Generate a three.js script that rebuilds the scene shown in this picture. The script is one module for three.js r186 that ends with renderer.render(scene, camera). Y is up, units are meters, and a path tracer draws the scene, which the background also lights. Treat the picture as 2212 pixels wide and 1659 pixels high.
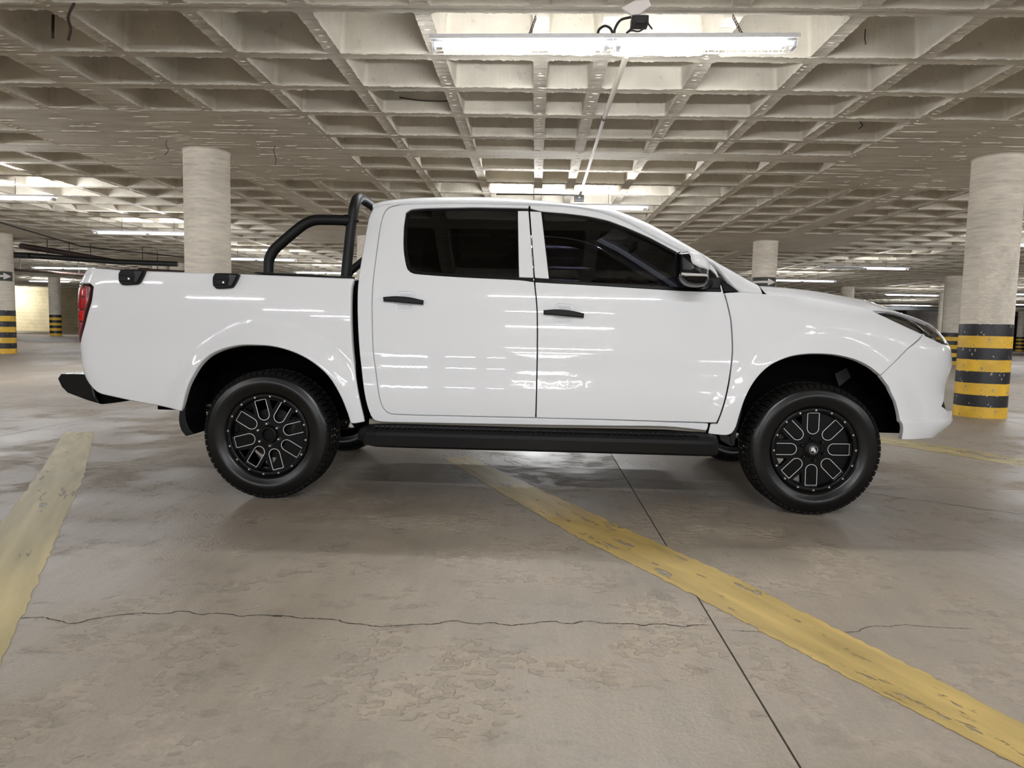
import * as THREE from 'three';
import { RectAreaLightUniformsLib } from 'three/addons/lights/RectAreaLightUniformsLib.js';
import { mergeGeometries } from 'three/addons/utils/BufferGeometryUtils.js';
import { RoundedBoxGeometry } from 'three/addons/geometries/RoundedBoxGeometry.js';
RectAreaLightUniformsLib.init();

// ------------------------------------------------------------------ camera, exposure
const scene = new THREE.Scene();
scene.background = new THREE.Color(0x000000);
const camera = new THREE.PerspectiveCamera(58.374, 2212 / 1659, 0.05, 300);
camera.position.set(0, 1.035, 0);
camera.rotation.set(THREE.MathUtils.degToRad(-4.6563), THREE.MathUtils.degToRad(1.8595), THREE.MathUtils.degToRad(1.2558), 'YXZ');
const renderer = new THREE.WebGLRenderer({ antialias: true });
renderer.toneMapping = THREE.LinearToneMapping;
renderer.toneMappingExposure = 1.0;
renderer.shadowMap.enabled = true;
const LAMP_POWER = 205, LAMP_COLOR = new THREE.Color().setRGB(0.985, 1.0, 1.03), TUBE_GLOW = 4.0;

// ------------------------------------------------------------------ helpers
const D = THREE.MathUtils.degToRad, HC = 3.372;
function rng(seed) { let s = seed >>> 0; return () => { s = (s + 0x6d2b79f5) | 0; let t = Math.imul(s ^ (s >>> 15), 1 | s); t = (t + Math.imul(t ^ (t >>> 7), 61 | t)) ^ t; return ((t ^ (t >>> 14)) >>> 0) / 4294967296; }; }
const rand = rng(7);
const used = {};
function numbered(n) { used[n] = (used[n] ?? -1) + 1; return used[n] ? n + '_' + String(used[n]).padStart(3, '0') : n; }
function tag(o, label, category, group, kind) { if (label) o.userData.label = label; if (category) o.userData.category = category; if (group) o.userData.group = group; if (kind) o.userData.kind = kind; return o; }
function thing(name, label, category, pos = [0, 0, 0], group) { const o = new THREE.Group(); o.name = numbered(name); o.position.set(...pos); scene.add(o); return tag(o, label, category, group); }
function part(name, geo, material, parent, label) {
  const m = new THREE.Mesh(Array.isArray(geo) ? merge(geo) : geo, material);
  m.name = name; m.castShadow = m.receiveShadow = true; parent.add(m);
  if (label) m.userData.label = label;
  return m;
}
function struct(name, geo, material, parent = scene) { const m = part(parent === scene ? numbered(name) : name, geo, material, parent); if (parent === scene) m.userData.kind = 'structure'; return m; }
function merge(list) {
  list = list.map((g) => { let h = g.index ? g.toNonIndexed() : g.clone(); for (const k of Object.keys(h.attributes)) if (!['position', 'normal', 'uv'].includes(k)) h.deleteAttribute(k); if (!h.attributes.uv) h.setAttribute('uv', new THREE.BufferAttribute(new Float32Array(h.attributes.position.count * 2), 2)); return h; });
  return mergeGeometries(list, false);
}
const mv = (g, x, y, z) => g.translate(x, y, z);
const box = (w, h, d, x = 0, y = 0, z = 0) => new THREE.BoxGeometry(w, h, d).translate(x, y, z);
const rbox = (w, h, d, x = 0, y = 0, z = 0, r = 0.01, s = 2) => new RoundedBoxGeometry(w, h, d, s, Math.min(r, w / 2.01, h / 2.01, d / 2.01)).translate(x, y, z);
const cyl = (r, h, n = 16, x = 0, y = 0, z = 0, axis = 'y') => { const g = new THREE.CylinderGeometry(r, r, h, n); if (axis === 'x') g.rotateZ(Math.PI / 2); if (axis === 'z') g.rotateX(Math.PI / 2); return g.translate(x, y, z); };
function tube(pts, r, seg = 40, rad = 10, tension = 0.5) { return new THREE.TubeGeometry(new THREE.CatmullRomCurve3(pts.map((p) => new THREE.Vector3(...p)), false, 'catmullrom', tension), seg, r, rad, false); }
function rod(a, b, r, n = 8) { const A = new THREE.Vector3(...a), B = new THREE.Vector3(...b), d = B.clone().sub(A); const g = new THREE.CylinderGeometry(r, r, d.length(), n); g.applyQuaternion(new THREE.Quaternion().setFromUnitVectors(new THREE.Vector3(0, 1, 0), d.clone().normalize())); return g.translate(...A.add(B).multiplyScalar(0.5).toArray()); }
function shapeOf(pts, holes = []) { const s = new THREE.Shape(pts.map((p) => new THREE.Vector2(p[0], p[1]))); for (const h of holes) s.holes.push(new THREE.Path(h.map((p) => new THREE.Vector2(p[0], p[1])))); return s; }
function extr(pts, depth, bevel = 0.004, holes = [], seg = 2) { return new THREE.ExtrudeGeometry(shapeOf(pts, holes), { depth: Math.max(depth - 2 * bevel, 0.0005), bevelEnabled: bevel > 0, bevelSize: bevel, bevelThickness: bevel, bevelOffset: -bevel, bevelSegments: seg, curveSegments: 8 }).translate(0, 0, bevel); }
function mirrorZ(g) {
  const h = g.clone(), p = h.attributes.position, n = h.attributes.normal;
  for (let i = 0; i < p.count; i++) { p.setZ(i, -p.getZ(i)); if (n) n.setZ(i, -n.getZ(i)); }
  if (h.index) { const a = h.index.array; for (let i = 0; i < a.length; i += 3) { const t = a[i]; a[i] = a[i + 1]; a[i + 1] = t; } }
  else for (const k of Object.keys(h.attributes)) { const at = h.attributes[k], s = at.itemSize; for (let i = 0; i < at.count; i += 3) for (let c = 0; c < s; c++) { const t = at.array[i * s + c]; at.array[i * s + c] = at.array[(i + 1) * s + c]; at.array[(i + 1) * s + c] = t; } }
  return h;
}
const clamp = THREE.MathUtils.clamp, lerp = THREE.MathUtils.lerp;
const sst = (a, b, x) => { const t = clamp((x - a) / (b - a), 0, 1); return t * t * (3 - 2 * t); };

// ------------------------------------------------------------------ procedural textures
function noise(N, cx, cy, seed) {                    // tileable value noise, N x N
  const r = rng(seed), g = new Float32Array(cx * cy), out = new Float32Array(N * N);
  for (let i = 0; i < g.length; i++) g[i] = r();
  const ix = new Int32Array(N), ix1 = new Int32Array(N), fx = new Float32Array(N);
  for (let x = 0; x < N; x++) { const u = (x / N) * cx, i = Math.floor(u), f = u - i; ix[x] = i % cx; ix1[x] = (i + 1) % cx; fx[x] = f * f * (3 - 2 * f); }
  for (let y = 0; y < N; y++) {
    const v = (y / N) * cy, j = Math.floor(v), f = v - j, t = f * f * (3 - 2 * f), a = (j % cy) * cx, b = ((j + 1) % cy) * cx;
    for (let x = 0; x < N; x++) { const p = g[a + ix[x]], q = g[a + ix1[x]], m = g[b + ix[x]], n = g[b + ix1[x]]; const k = p + (q - p) * fx[x], l = m + (n - m) * fx[x]; out[y * N + x] = k + (l - k) * t; }
  }
  return out;
}
function fbm(N, cx, cy, oct, seed, gain = 0.5) { const o = new Float32Array(N * N); let a = 1, s = 0; for (let k = 0; k < oct; k++) { const n = noise(N, Math.min(cx << k, N), Math.min(cy << k, N), seed + k * 17); for (let i = 0; i < o.length; i++) o[i] += a * n[i]; s += a; a *= gain; } for (let i = 0; i < o.length; i++) o[i] /= s; return o; }
function texture(N, f, srgb) {
  const d = new Uint8Array(N * N * 4);
  for (let i = 0; i < N * N; i++) { const c = f(i, i % N, Math.floor(i / N)); if (typeof c === 'number') { d[i * 4] = d[i * 4 + 1] = d[i * 4 + 2] = clamp(c, 0, 1) * 255; } else for (let k = 0; k < 3; k++) d[i * 4 + k] = clamp(c[k], 0, 1) * 255; d[i * 4 + 3] = 255; }
  const t = new THREE.DataTexture(d, N, N); t.wrapS = t.wrapT = THREE.RepeatWrapping; t.magFilter = THREE.LinearFilter; t.minFilter = THREE.LinearMipmapLinearFilter; t.generateMipmaps = true; if (srgb) t.colorSpace = THREE.SRGBColorSpace; t.needsUpdate = true; return t;
}
const rep = (t, x, y) => { const c = t.clone(); c.repeat.set(x, y); c.needsUpdate = true; return c; };

// floor concrete: blotches, flaked skin, fine speckle (tile 4.4 m)
const FN = 2048;
const fA = fbm(FN, 3, 3, 5, 11), fB = fbm(FN, 14, 18, 5, 31, 0.6), fC = noise(FN, 700, 700, 51), fD = noise(FN, 1400, 1400, 61), fS = fbm(FN, 90, 12, 4, 71, 0.6), fK = fbm(FN, 40, 55, 4, 91, 0.62), fR = fbm(FN, 6, 6, 4, 97);
const fM = fbm(FN, 150, 190, 3, 131, 0.55), chipN = new Float32Array(FN * FN);
const flake = new Float32Array(FN * FN);
for (let i = 0; i < flake.length; i++) flake[i] = sst(0.5, 0.62, fB[i] * 0.55 + fA[i] * 0.45 + 0.02) * sst(0.47, 0.53, fK[i]);
for (let i = 0; i < flake.length; i++) chipN[i] = sst(0.50, 0.60, fB[i] * 0.7 + fK[i] * 0.3) * sst(0.53, 0.57, fM[i]);
const floorColor = texture(FN, (i) => {
  const m = 0.625 + (fA[i] - 0.5) * 0.08 + (fB[i] - 0.5) * 0.10 + (fC[i] - 0.5) * 0.035 + (fD[i] - 0.5) * 0.03 + (fS[i] - 0.5) * 0.05 + flake[i] * 0.03 - sst(0.60, 0.70, fK[i]) * 0.03 - chipN[i] * 0.035;
  const w = (fR[i] - 0.5) * 0.05; return [m * 1.0 + w * 0.3, m * 0.935, m * 0.845 - w * 0.6];
}, true);
const floorRough = texture(FN, (i) => 0.50 + (fA[i] - 0.5) * 0.42 + (fB[i] - 0.5) * 0.34 + flake[i] * 0.14 + (fC[i] - 0.5) * 0.06);
const floorBump = texture(FN, (i) => 0.5 + (fK[i] - 0.5) * 0.35 * sst(0.4, 0.6, fA[i]) - flake[i] * 0.16 - chipN[i] * 0.30 + (fC[i] - 0.5) * 0.07 + (fD[i] - 0.5) * 0.04 + (fS[i] - 0.5) * 0.12);
// ceiling soffits: board marks and broken lime lines running along u (tile 2 m)
const CN = 1024;
const cA = fbm(CN, 3, 36, 4, 201, 0.6), cB = fbm(CN, 5, 5, 4, 211), cL = fbm(CN, 6, 110, 3, 221), cF = noise(CN, 500, 500, 231);
const boards = new Float32Array(CN * CN), scar = new Float32Array(CN * CN);
{ const r = rng(5), ys = []; for (let y = 0; y < CN; y += 34 + Math.floor(r() * 26)) ys.push(y);
  for (let y = 0; y < CN; y++) { let d = 1e9; for (const q of ys) d = Math.min(d, Math.abs(y - q), Math.abs(y - q + CN), Math.abs(y - q - CN)); for (let x = 0; x < CN; x++) { const i = y * CN + x; boards[i] = Math.exp(-(d * d) / 5); scar[i] = boards[i] * sst(0.5, 0.6, cL[i]); } } }
const soffitColor = texture(CN, (i) => { const m = 0.76 + (cA[i] - 0.5) * 0.16 + (cB[i] - 0.5) * 0.12 + scar[i] * 0.17 - boards[i] * (1 - scar[i]) * 0.14 + (cF[i] - 0.5) * 0.05; return [m, m * 0.962, m * 0.885]; }, true);
const soffitBump = texture(CN, (i) => 0.4 + (cA[i] - 0.5) * 0.3 + scar[i] * 0.55 - boards[i] * (1 - scar[i]) * 0.15 + (cF[i] - 0.5) * 0.06);
const kA = fbm(512, 4, 4, 5, 301), kB = noise(512, 200, 200, 311), kP = fbm(512, 20, 20, 3, 321);
const panColor = texture(512, (i) => { const m = 0.79 + (kA[i] - 0.5) * 0.13 + (kB[i] - 0.5) * 0.03 - sst(0.72, 0.80, kP[i]) * 0.05; return [m, m * 0.965, m * 0.89]; }, true);
const panBump = texture(512, (i) => 0.5 + (kA[i] - 0.5) * 0.6 + (kB[i] - 0.5) * 0.1);
// column plaster: horizontal trowel strokes (tile about 1.9 m x 1.9 m)
const pA = fbm(CN, 10, 70, 4, 401, 0.6), pB = fbm(CN, 4, 4, 4, 411), pC = noise(CN, 500, 500, 421), pS = fbm(CN, 14, 120, 3, 431);
const plasterColor = texture(CN, (i) => { const m = 0.88 + (pA[i] - 0.5) * 0.16 + (pB[i] - 0.5) * 0.14 + (pC[i] - 0.5) * 0.05 - sst(0.63, 0.72, pS[i]) * 0.045; return [m, m * 0.965, m * 0.90]; }, true);
const plasterBump = texture(CN, (i) => 0.5 + (pA[i] - 0.5) * 0.8 + (pC[i] - 0.5) * 0.1 - sst(0.63, 0.72, pS[i]) * 0.2);
const bandColor = (r, g, b, seed, chips) => { const n = fbm(512, 6, 6, 4, seed), k = fbm(512, 30, 24, 3, seed + 5); return texture(512, (i) => { const m = 1 + (n[i] - 0.5) * 0.22, c = sst(0.775, 0.80, k[i]); return [r * m * (1 - c) + chips * c, g * m * (1 - c) + chips * 0.97 * c, b * m * (1 - c) + chips * 0.92 * c]; }, true); };

const std = (o) => new THREE.MeshStandardMaterial(o), phy = (o) => new THREE.MeshPhysicalMaterial(o);
const M = {
  floor: std({ map: floorColor, roughnessMap: floorRough, bumpMap: floorBump, bumpScale: 0.010, roughness: 1, color: 0xffffff }),
  groove: std({ color: 0x3a342c, roughness: 1 }),
  soffit: std({ map: soffitColor, bumpMap: soffitBump, bumpScale: 0.014, roughness: 0.85 }),
  pan: std({ map: panColor, bumpMap: panBump, bumpScale: 0.002, roughness: 0.8 }),
  plaster: std({ map: plasterColor, bumpMap: plasterBump, bumpScale: 0.004, roughness: 0.8 }),
  patch: std({ map: plasterColor, bumpMap: plasterBump, bumpScale: 0.004, roughness: 0.75, color: 0xffffff }),
  bandBlack: std({ map: bandColor(0.155, 0.155, 0.175, 501, 0.7), roughness: 0.42 }),
  bandYellow: std({ map: bandColor(0.95, 0.765, 0.25, 521, 0.6), roughness: 0.45 }),
  lampMetal: std({ color: 0xcfcfd2, roughness: 0.45, metalness: 0.1 }),
  wire: std({ color: 0xd8d6d0, roughness: 0.4, metalness: 0.3 }),
  tube: std({ color: 0xffffff, emissive: LAMP_COLOR, emissiveIntensity: TUBE_GLOW, roughness: 0.4 }),
  black: std({ color: 0x101012, roughness: 0.55 }), cable: std({ color: 0x201d1a, roughness: 0.6 }), rust: std({ color: 0x3b2a22, roughness: 0.7 }),
  pipeBrown: std({ color: 0x35211d, roughness: 0.5 }), pipePale: std({ color: 0xb5ad9d, roughness: 0.55 }),
  pipeDark: std({ color: 0x1d1f1f, roughness: 0.45 }),
  signDark: std({ color: 0x3f4038, roughness: 0.55 }), signWhite: std({ color: 0xe8e2e0, roughness: 0.6 }),
  // truck
  paint: phy({ color: new THREE.Color().setRGB(0.835, 0.85, 0.875), roughness: 0.5, clearcoat: 1, clearcoatRoughness: 0.02, specularIntensity: 0.5 }),
  trim: phy({ color: 0x050506, roughness: 0.4, specularIntensity: 0.5 }),
  plastic: phy({ color: 0x0b0b0c, roughness: 0.5, specularIntensity: 0.55 }),
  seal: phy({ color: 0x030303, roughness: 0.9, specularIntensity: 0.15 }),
  glassFront: phy({ color: new THREE.Color().setRGB(0.06, 0.06, 0.075), transmission: 1, thickness: 0, roughness: 0.0, ior: 1.42 }),
  glassRear: phy({ color: new THREE.Color().setRGB(0.006, 0.006, 0.009), transmission: 1, thickness: 0, roughness: 0.0, ior: 1.40 }),
  glassClear: phy({ color: new THREE.Color().setRGB(0.55, 0.58, 0.57), transmission: 1, thickness: 0, roughness: 0.0, ior: 1.5 }),
  lens: phy({ color: new THREE.Color().setRGB(0.86, 0.87, 0.88), transmission: 1, thickness: 0, roughness: 0.0, ior: 1.4 }),
  lampBlack: phy({ color: 0x040303, roughness: 0.4, specularIntensity: 0.15 }), chrome: std({ color: 0xe2e2e4, roughness: 0.12, metalness: 1 }), reflector: std({ color: 0x9a9894, roughness: 0.25, metalness: 0.95 }),
  redLens: phy({ color: 0xb20f18, roughness: 0.18, clearcoat: 1, clearcoatRoughness: 0.02 }), redDark: phy({ color: 0x4a060a, roughness: 0.25, clearcoat: 1, clearcoatRoughness: 0.02 }), redBright: phy({ color: 0xd81e18, roughness: 0.2, clearcoat: 1, clearcoatRoughness: 0.02 }), pinkLens: phy({ color: 0xb04a58, roughness: 0.22, clearcoat: 1, clearcoatRoughness: 0.02 }),
  rubber: phy({ color: 0x050506, roughness: 0.24, specularIntensity: 0.85 }), tread: phy({ color: 0x121211, roughness: 0.8, specularIntensity: 0.4 }),
  rim: phy({ color: 0x020203, roughness: 0.3, specularIntensity: 0.45 }), milled: std({ color: 0xe6e6e8, roughness: 0.4, metalness: 0.75 }), bolt: std({ color: 0xc6c4c0, roughness: 0.3, metalness: 0.9 }), boltDark: std({ color: 0x34322f, roughness: 0.35, metalness: 0.8 }),
  rotor: std({ color: 0x2a2826, roughness: 0.5, metalness: 0.7 }), caliper: std({ color: 0x3a3732, roughness: 0.6, metalness: 0.4 }),
  chassis: phy({ color: 0x050505, roughness: 0.85, specularIntensity: 0.2 }), powder: phy({ color: 0x0e0f10, roughness: 0.5, specularIntensity: 0.6 }), stepTop: phy({ color: 0x0c0c0d, roughness: 0.55, specularIntensity: 0.5 }), glossBlack: phy({ color: 0x040405, roughness: 0.22, specularIntensity: 0.6 }),
  seat: std({ color: 0x17171a, roughness: 0.85 }), dash: std({ color: 0x1a191a, roughness: 0.7 }), dirt: std({ color: 0x8b8577, roughness: 0.8 }),
};
const doubleSided = (m) => { m.side = THREE.DoubleSide; return m; };
Object.values(M).forEach(doubleSided);

// ------------------------------------------------------------------ floor: cast slabs with open joints
const JX = 0.66, SX = 5.275, JZ = -4.78, SZ = 4.36, GAP = 0.0032;
const floor = new THREE.Group(); floor.name = 'floor'; floor.userData.kind = 'structure'; scene.add(floor);
function slabGeo(x0, x1, z0, z1, ou, ov, h = 0.05) {
  const g = new THREE.BoxGeometry(x1 - x0, h, z1 - z0).translate((x0 + x1) / 2, -h / 2, (z0 + z1) / 2), p = g.attributes.position, uv = g.attributes.uv;
  for (let i = 0; i < p.count; i++) uv.setXY(i, p.getX(i) / 4.4 + ou, p.getZ(i) / 4.4 + ov);
  return g;
}
for (let i = -4; i < 4; i++) for (let j = -1; j < 7; j++) {
  const x0 = JX + SX * i + GAP, x1 = JX + SX * (i + 1) - GAP, z1 = JZ - SZ * (j - 0) + SZ - GAP, z0 = JZ - SZ * j + GAP;
  part('floor_slab', slabGeo(x0, x1, z0, z1, rand(), rand()), M.floor, floor);
}
const FX0 = JX - 4 * SX, FX1 = JX + 4 * SX, FZ1 = JZ + 2 * SZ, FZ0 = JZ - 6 * SZ;
const RX0 = -48, RX1 = 56, RZ0 = -72, RZ1 = 31;
part('outer_floor', [slabGeo(RX0, FX0, RZ0, RZ1, 0, 0), slabGeo(FX1, RX1, RZ0, RZ1, 0.3, 0), slabGeo(FX0, FX1, RZ0, FZ0, 0.1, 0.4), slabGeo(FX0, FX1, FZ1, RZ1, 0.6, 0.2)], M.floor, floor);
part('joint_bed', box(RX1 - RX0, 0.05, RZ1 - RZ0, (RX0 + RX1) / 2, -0.045, (RZ0 + RZ1) / 2), M.groove, floor);
// hairline cracks: thin irregular dark ribbons
function crack(pts, w0, seed, wob = 0.004) {
  const r = rng(seed), P = []; let drift = 0, aim = 0, left = 0;
  for (let k = 0; k + 1 < pts.length; k++) { const dx = pts[k + 1][0] - pts[k][0], dz = pts[k + 1][1] - pts[k][1], len = Math.hypot(dx, dz), n = Math.max(2, Math.ceil(len / 0.009)); for (let i = 0; i < n; i++) { if (left-- <= 0) { aim = (r() - 0.5) * 0.036; left = 2 + Math.floor(r() * 7); } drift += (aim - drift) * 0.4; const t = i / n; P.push([lerp(pts[k][0], pts[k + 1][0], t) - (dz / len) * drift + (r() - 0.5) * wob, lerp(pts[k][1], pts[k + 1][1], t) + (dx / len) * drift + (r() - 0.5) * wob]); } }
  const pos = [], idx = [];
  P.forEach((p, i) => { const a = P[Math.max(0, i - 1)], b = P[Math.min(P.length - 1, i + 1)], dx = b[0] - a[0], dz = b[1] - a[1], l = Math.hypot(dx, dz) || 1, w = w0 * (0.35 + r() * 1.1) * Math.min(1, i / 6, (P.length - 1 - i) / 6 + 0.2); pos.push(p[0] - (dz / l) * w, 0.0009, p[1] + (dx / l) * w, p[0] + (dz / l) * w, 0.0009, p[1] - (dx / l) * w); if (i) { const q = i * 2; idx.push(q - 2, q, q - 1, q - 1, q, q + 1); } });
  const g = new THREE.BufferGeometry(); g.setAttribute('position', new THREE.Float32BufferAttribute(pos, 3)); g.setIndex(idx); g.computeVertexNormals(); return g;
}
part('floor_crack', crack([[-2.3, -2.35], [-1.844, -2.265], [-1.729, -2.244], [-1.565, -2.22], [-1.42, -2.29], [-1.261, -2.343], [-0.901, -2.322], [-0.716, -2.31], [-0.545, -2.279], [-0.388, -2.3], [-0.263, -2.341], [-0.067, -2.327], [0.162, -2.365], [0.423, -2.368], [0.652, -2.375]], 0.0021, 3), M.groove, floor);
part('floor_crack', crack([[0.68, -2.36], [0.96, -2.338], [1.364, -2.446], [1.6, -2.43]], 0.0012, 4), M.groove, floor);
part('floor_crack', crack([[-3.4, -4.70], [-2.6, -4.74], [-2.0, -4.77]], 0.003, 5), M.groove, floor);
part('floor_crack', crack([[1.9, -4.75], [2.6, -4.3], [3.1, -4.0]], 0.003, 6), M.groove, floor);
part('floor_chip', crack([[-0.915, -2.325], [-0.89, -2.322], [-0.865, -2.318]], 0.011, 9, 0.01), M.groove, floor);

// worn yellow bay lines: paint with scuffed gaps
function paintTex(seed, wear) {
  const N = 1024, a = fbm(N, 24, 6, 5, seed, 0.6), b = fbm(N, 90, 24, 4, seed + 3, 0.6), c = fbm(N, 8, 3, 3, seed + 9), e = noise(N, 160, 8, seed + 13);
  return texture(N, (i, x, y) => { const v = y / N, edge = Math.min(v, 1 - v) - 0.035 - (e[i] - 0.5) * 0.05; return sst(-0.004, 0.004, edge) * sst(wear - 0.02, wear + 0.03, a[i] * 0.55 + b[i] * 0.25 + c[i] * 0.2); });
}
const lineN = fbm(512, 12, 5, 5, 641), lineC = (r, g, b) => texture(512, (i) => { const m = 1 + (lineN[i] - 0.5) * 0.35; return [r * m, g * m, b * (m * 1.1 - 0.1)]; }, true);
const yellowMap = lineC(0.76, 0.655, 0.385), paleMap = lineC(0.72, 0.655, 0.44);
function bayLine(E, F, label, alpha, map) {           // E, F: the two long edges on the floor (x, z)
  const pos = [], uv = [], idx = [], n = 80, at = (q, t) => { const s = t * (q.length - 1), k = Math.min(q.length - 2, Math.floor(s)), w = s - k; return [lerp(q[k][0], q[k + 1][0], w), lerp(q[k][1], q[k + 1][1], w)]; };
  for (let i = 0; i <= n; i++) { const t = i / n, a = at(E, t), b = at(F, t); pos.push(a[0], 0.0016, a[1], b[0], 0.0016, b[1]); uv.push(t, 0, t, 1); if (i) { const q = i * 2; idx.push(q - 2, q - 1, q, q - 1, q + 1, q); } }
  const g = new THREE.BufferGeometry(); g.setAttribute('position', new THREE.Float32BufferAttribute(pos, 3)); g.setAttribute('uv', new THREE.Float32BufferAttribute(uv, 2)); g.setIndex(idx); g.computeVertexNormals();
  const m = new THREE.Mesh(g, std({ map, alphaMap: alpha, transparent: true, roughness: 0.5, side: THREE.DoubleSide })); m.name = numbered('bay_line'); m.receiveShadow = true; scene.add(m);
  return tag(m, label, 'line', 'yellow parking bay lines');
}
bayLine([[1.29, -1.46], [0.98, -2.01], [0.647, -2.64], [0.238, -3.34], [-0.108, -4.05], [-0.71, -5.31]], [[1.52, -1.42], [1.255, -2.05], [0.85, -2.93], [0.457, -3.647], [0.0, -4.50], [-0.5, -5.46]], 'yellow painted line crossing the floor from under the truck to the bottom right corner', paintTex(601, 0.35), yellowMap);
bayLine([[-1.555, -1.30], [-3.30, -4.42], [-4.27, -6.05]], [[-1.205, -1.30], [-2.97, -4.42], [-4.03, -6.15]], 'faded tyre-scuffed yellow line on the floor at the left edge of the frame', paintTex(621, 0.345), paleMap);
bayLine([[3.09, -8.0], [3.718, -6.98], [4.284, -6.074], [5.6, -3.97]], [[2.75, -7.80], [3.486, -6.535], [3.977, -5.63], [5.3, -3.4]], 'faint yellow line on the floor to the right of the front bumper', paintTex(631, 0.43), paleMap);

// ------------------------------------------------------------------ ceiling: waffle slab
const BX = 10.55, OX = -4.6, RIBX = [0, 0.91, 1.91, 2.8, 3.695, 4.585, 5.115, 6.015, 6.92, 7.805, 8.7, 9.62], BZ = 8.7, OZ = -9.5, RIBZ = [0, 0.83, 1.71, 2.54, 3.35, 4.25, 5.1, 6.0, 6.9, 7.8];
const linesX = [], linesZ = [];
for (let k = -4; k <= 5; k++) RIBX.forEach((r, i) => { const x = OX + BX * k + r; if (x > RX0 - 1 && x < RX1 + 1) linesX.push([x, i === 0 ? 0.2 : 0.062]); });
for (let k = -4; k <= 7; k++) RIBZ.slice().reverse().forEach((r, i) => { const z = OZ - BZ * k + r; if (z > RZ0 - 1 && z < RZ1 + 1) linesZ.push([z, r === 0 ? 0.2 : 0.062]); });
linesX.sort((a, b) => a[0] - b[0]); linesZ.sort((a, b) => a[0] - b[0]);
const nearCol = (x, z) => { const dx = x - OX - BX * Math.round((x - OX) / BX), dz = z - OZ - BZ * Math.round((z - OZ) / BZ); return Math.abs(dx) < 1.95 && Math.abs(dz) < 1.9; };
{
  const sp = [], su = [], si = [], wp = [], wu = [], wi = [], r = rng(99);
  const loopOf = (x0, x1, z0, z1, rr, per, cs) => { const L = []; const c = [[x1 - rr, z1 - rr, 0], [x0 + rr, z1 - rr, 1], [x0 + rr, z0 + rr, 2], [x1 - rr, z0 + rr, 3]]; c.forEach(([cx, cz, q], k) => { for (let i = 0; i <= cs; i++) { const a = (q + i / cs) * Math.PI / 2; L.push([cx + rr * Math.cos(a), cz + rr * Math.sin(a)]); } const [nx, nz, nq] = c[(k + 1) % 4], A = L[L.length - 1], a = nq * Math.PI / 2, B = [nx + rr * Math.cos(a), nz + rr * Math.sin(a)]; for (let i = 1; i < per; i++) L.push([lerp(A[0], B[0], i / per), lerp(A[1], B[1], i / per)]); }); return L; };
  for (let i = 0; i + 1 < linesX.length; i++) for (let j = 0; j + 1 < linesZ.length; j++) {
    const [xa, ha] = linesX[i], [xb, hb] = linesX[i + 1], [za, hc] = linesZ[j], [zb, hd] = linesZ[j + 1], cx = (xa + xb) / 2, cz = (za + zb) / 2;
    const b0 = sp.length / 3;
    if (nearCol(cx, cz)) { sp.push(xa, HC, za, xb, HC, za, xb, HC, zb, xa, HC, zb); for (const [x, z] of [[xa, za], [xb, za], [xb, zb], [xa, zb]]) su.push(x / 2, z / 2); si.push(b0, b0 + 1, b0 + 2, b0, b0 + 2, b0 + 3); continue; }
    const near = cz > -13 && cz < -2.5 && cx > -9 && cx < 9, mid = cz > -32 && cz < 2 && Math.abs(cx) < 26, per = near ? 52 : 1, cs = near ? 6 : 2;
    const L = loopOf(xa + ha, xb - hb, za + hc, zb - hd, 0.036, per, cs), n = L.length, kind = cs + per;   // per corner: cs + 1 arc points, then per - 1 side points
    // squeezed lime lips: the pan edge wanders and hangs unevenly
    let hang = 0.006, out = 0;
    const E = L.map(([x, z]) => { if (!near) return [x, HC - 0.004, z]; hang = clamp(hang * 0.55 + (r() < 0.5 ? r() * 0.009 : 0.0015), 0.0015, 0.016); out = out * 0.4 + (r() - 0.45) * 0.004; const ux = cx - x, uz = cz - z, l = Math.hypot(ux, uz); return [x + (ux / l) * out, HC - hang, z + (uz / l) * out]; });
    const side = (k, x, z) => [[xb, HC, z], [x, HC, zb], [xa, HC, z], [x, HC, za]][k % 4];
    const O = L.map(([x, z], q) => { const k = Math.floor(q / kind), i2 = q % kind; if (i2 === cs / 2) return [[xb, HC, zb], [xa, HC, zb], [xa, HC, za], [xb, HC, za]][k]; return side(i2 < cs / 2 ? k : k + 1, x, z); });
    const inner = near ? L.map(([x, z], k) => [lerp(E[k][0], O[k][0], 0.3), HC - 0.001 - (r() < 0.35 ? r() * 0.005 : 0), lerp(E[k][2], O[k][2], 0.3)]) : null;
    const rows = near ? [O, inner, E] : [O, E];
    rows.forEach((row) => row.forEach((q) => { sp.push(...q); su.push(q[0] / 2, q[2] / 2); }));
    for (let q = 0; q + 1 < rows.length; q++) for (let k = 0; k < n; k++) { const k1 = (k + 1) % n, a = b0 + q * n; si.push(a + k, a + k1, a + n + k, a + n + k, a + k1, a + n + k1); }
    // pan walls
    const w0 = wp.length / 3, rowsW = mid || near ? [[0, 0], [0.27, 0.024], [0.335, 0.045], [0.36, 0.09]] : [[0, 0], [0.34, 0.05]]; let per0 = 0; const acc = L.map((p, k) => { const v = per0; const q = L[(k + 1) % n]; per0 += Math.hypot(q[0] - p[0], q[1] - p[1]); return v; });
    const shrink = (k, d) => { const [x, z] = L[k], fx = 1 - d / ((xb - hb - xa - ha) / 2), fz = 1 - d / ((zb - hd - za - hc) / 2), mx = (xa + ha + xb - hb) / 2, mz = (za + hc + zb - hd) / 2; return [mx + (x - mx) * fx, mz + (z - mz) * fz]; };
    rowsW.forEach(([y, d], q) => { for (let k = 0; k < n; k++) { const [x, z] = q ? shrink(k, d) : [E[k][0], E[k][2]]; wp.push(x, q ? HC + y : E[k][1], z); wu.push(acc[k] + i * 0.37 + j * 0.61, y + i * 0.23 + j * 0.47); } });
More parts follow.
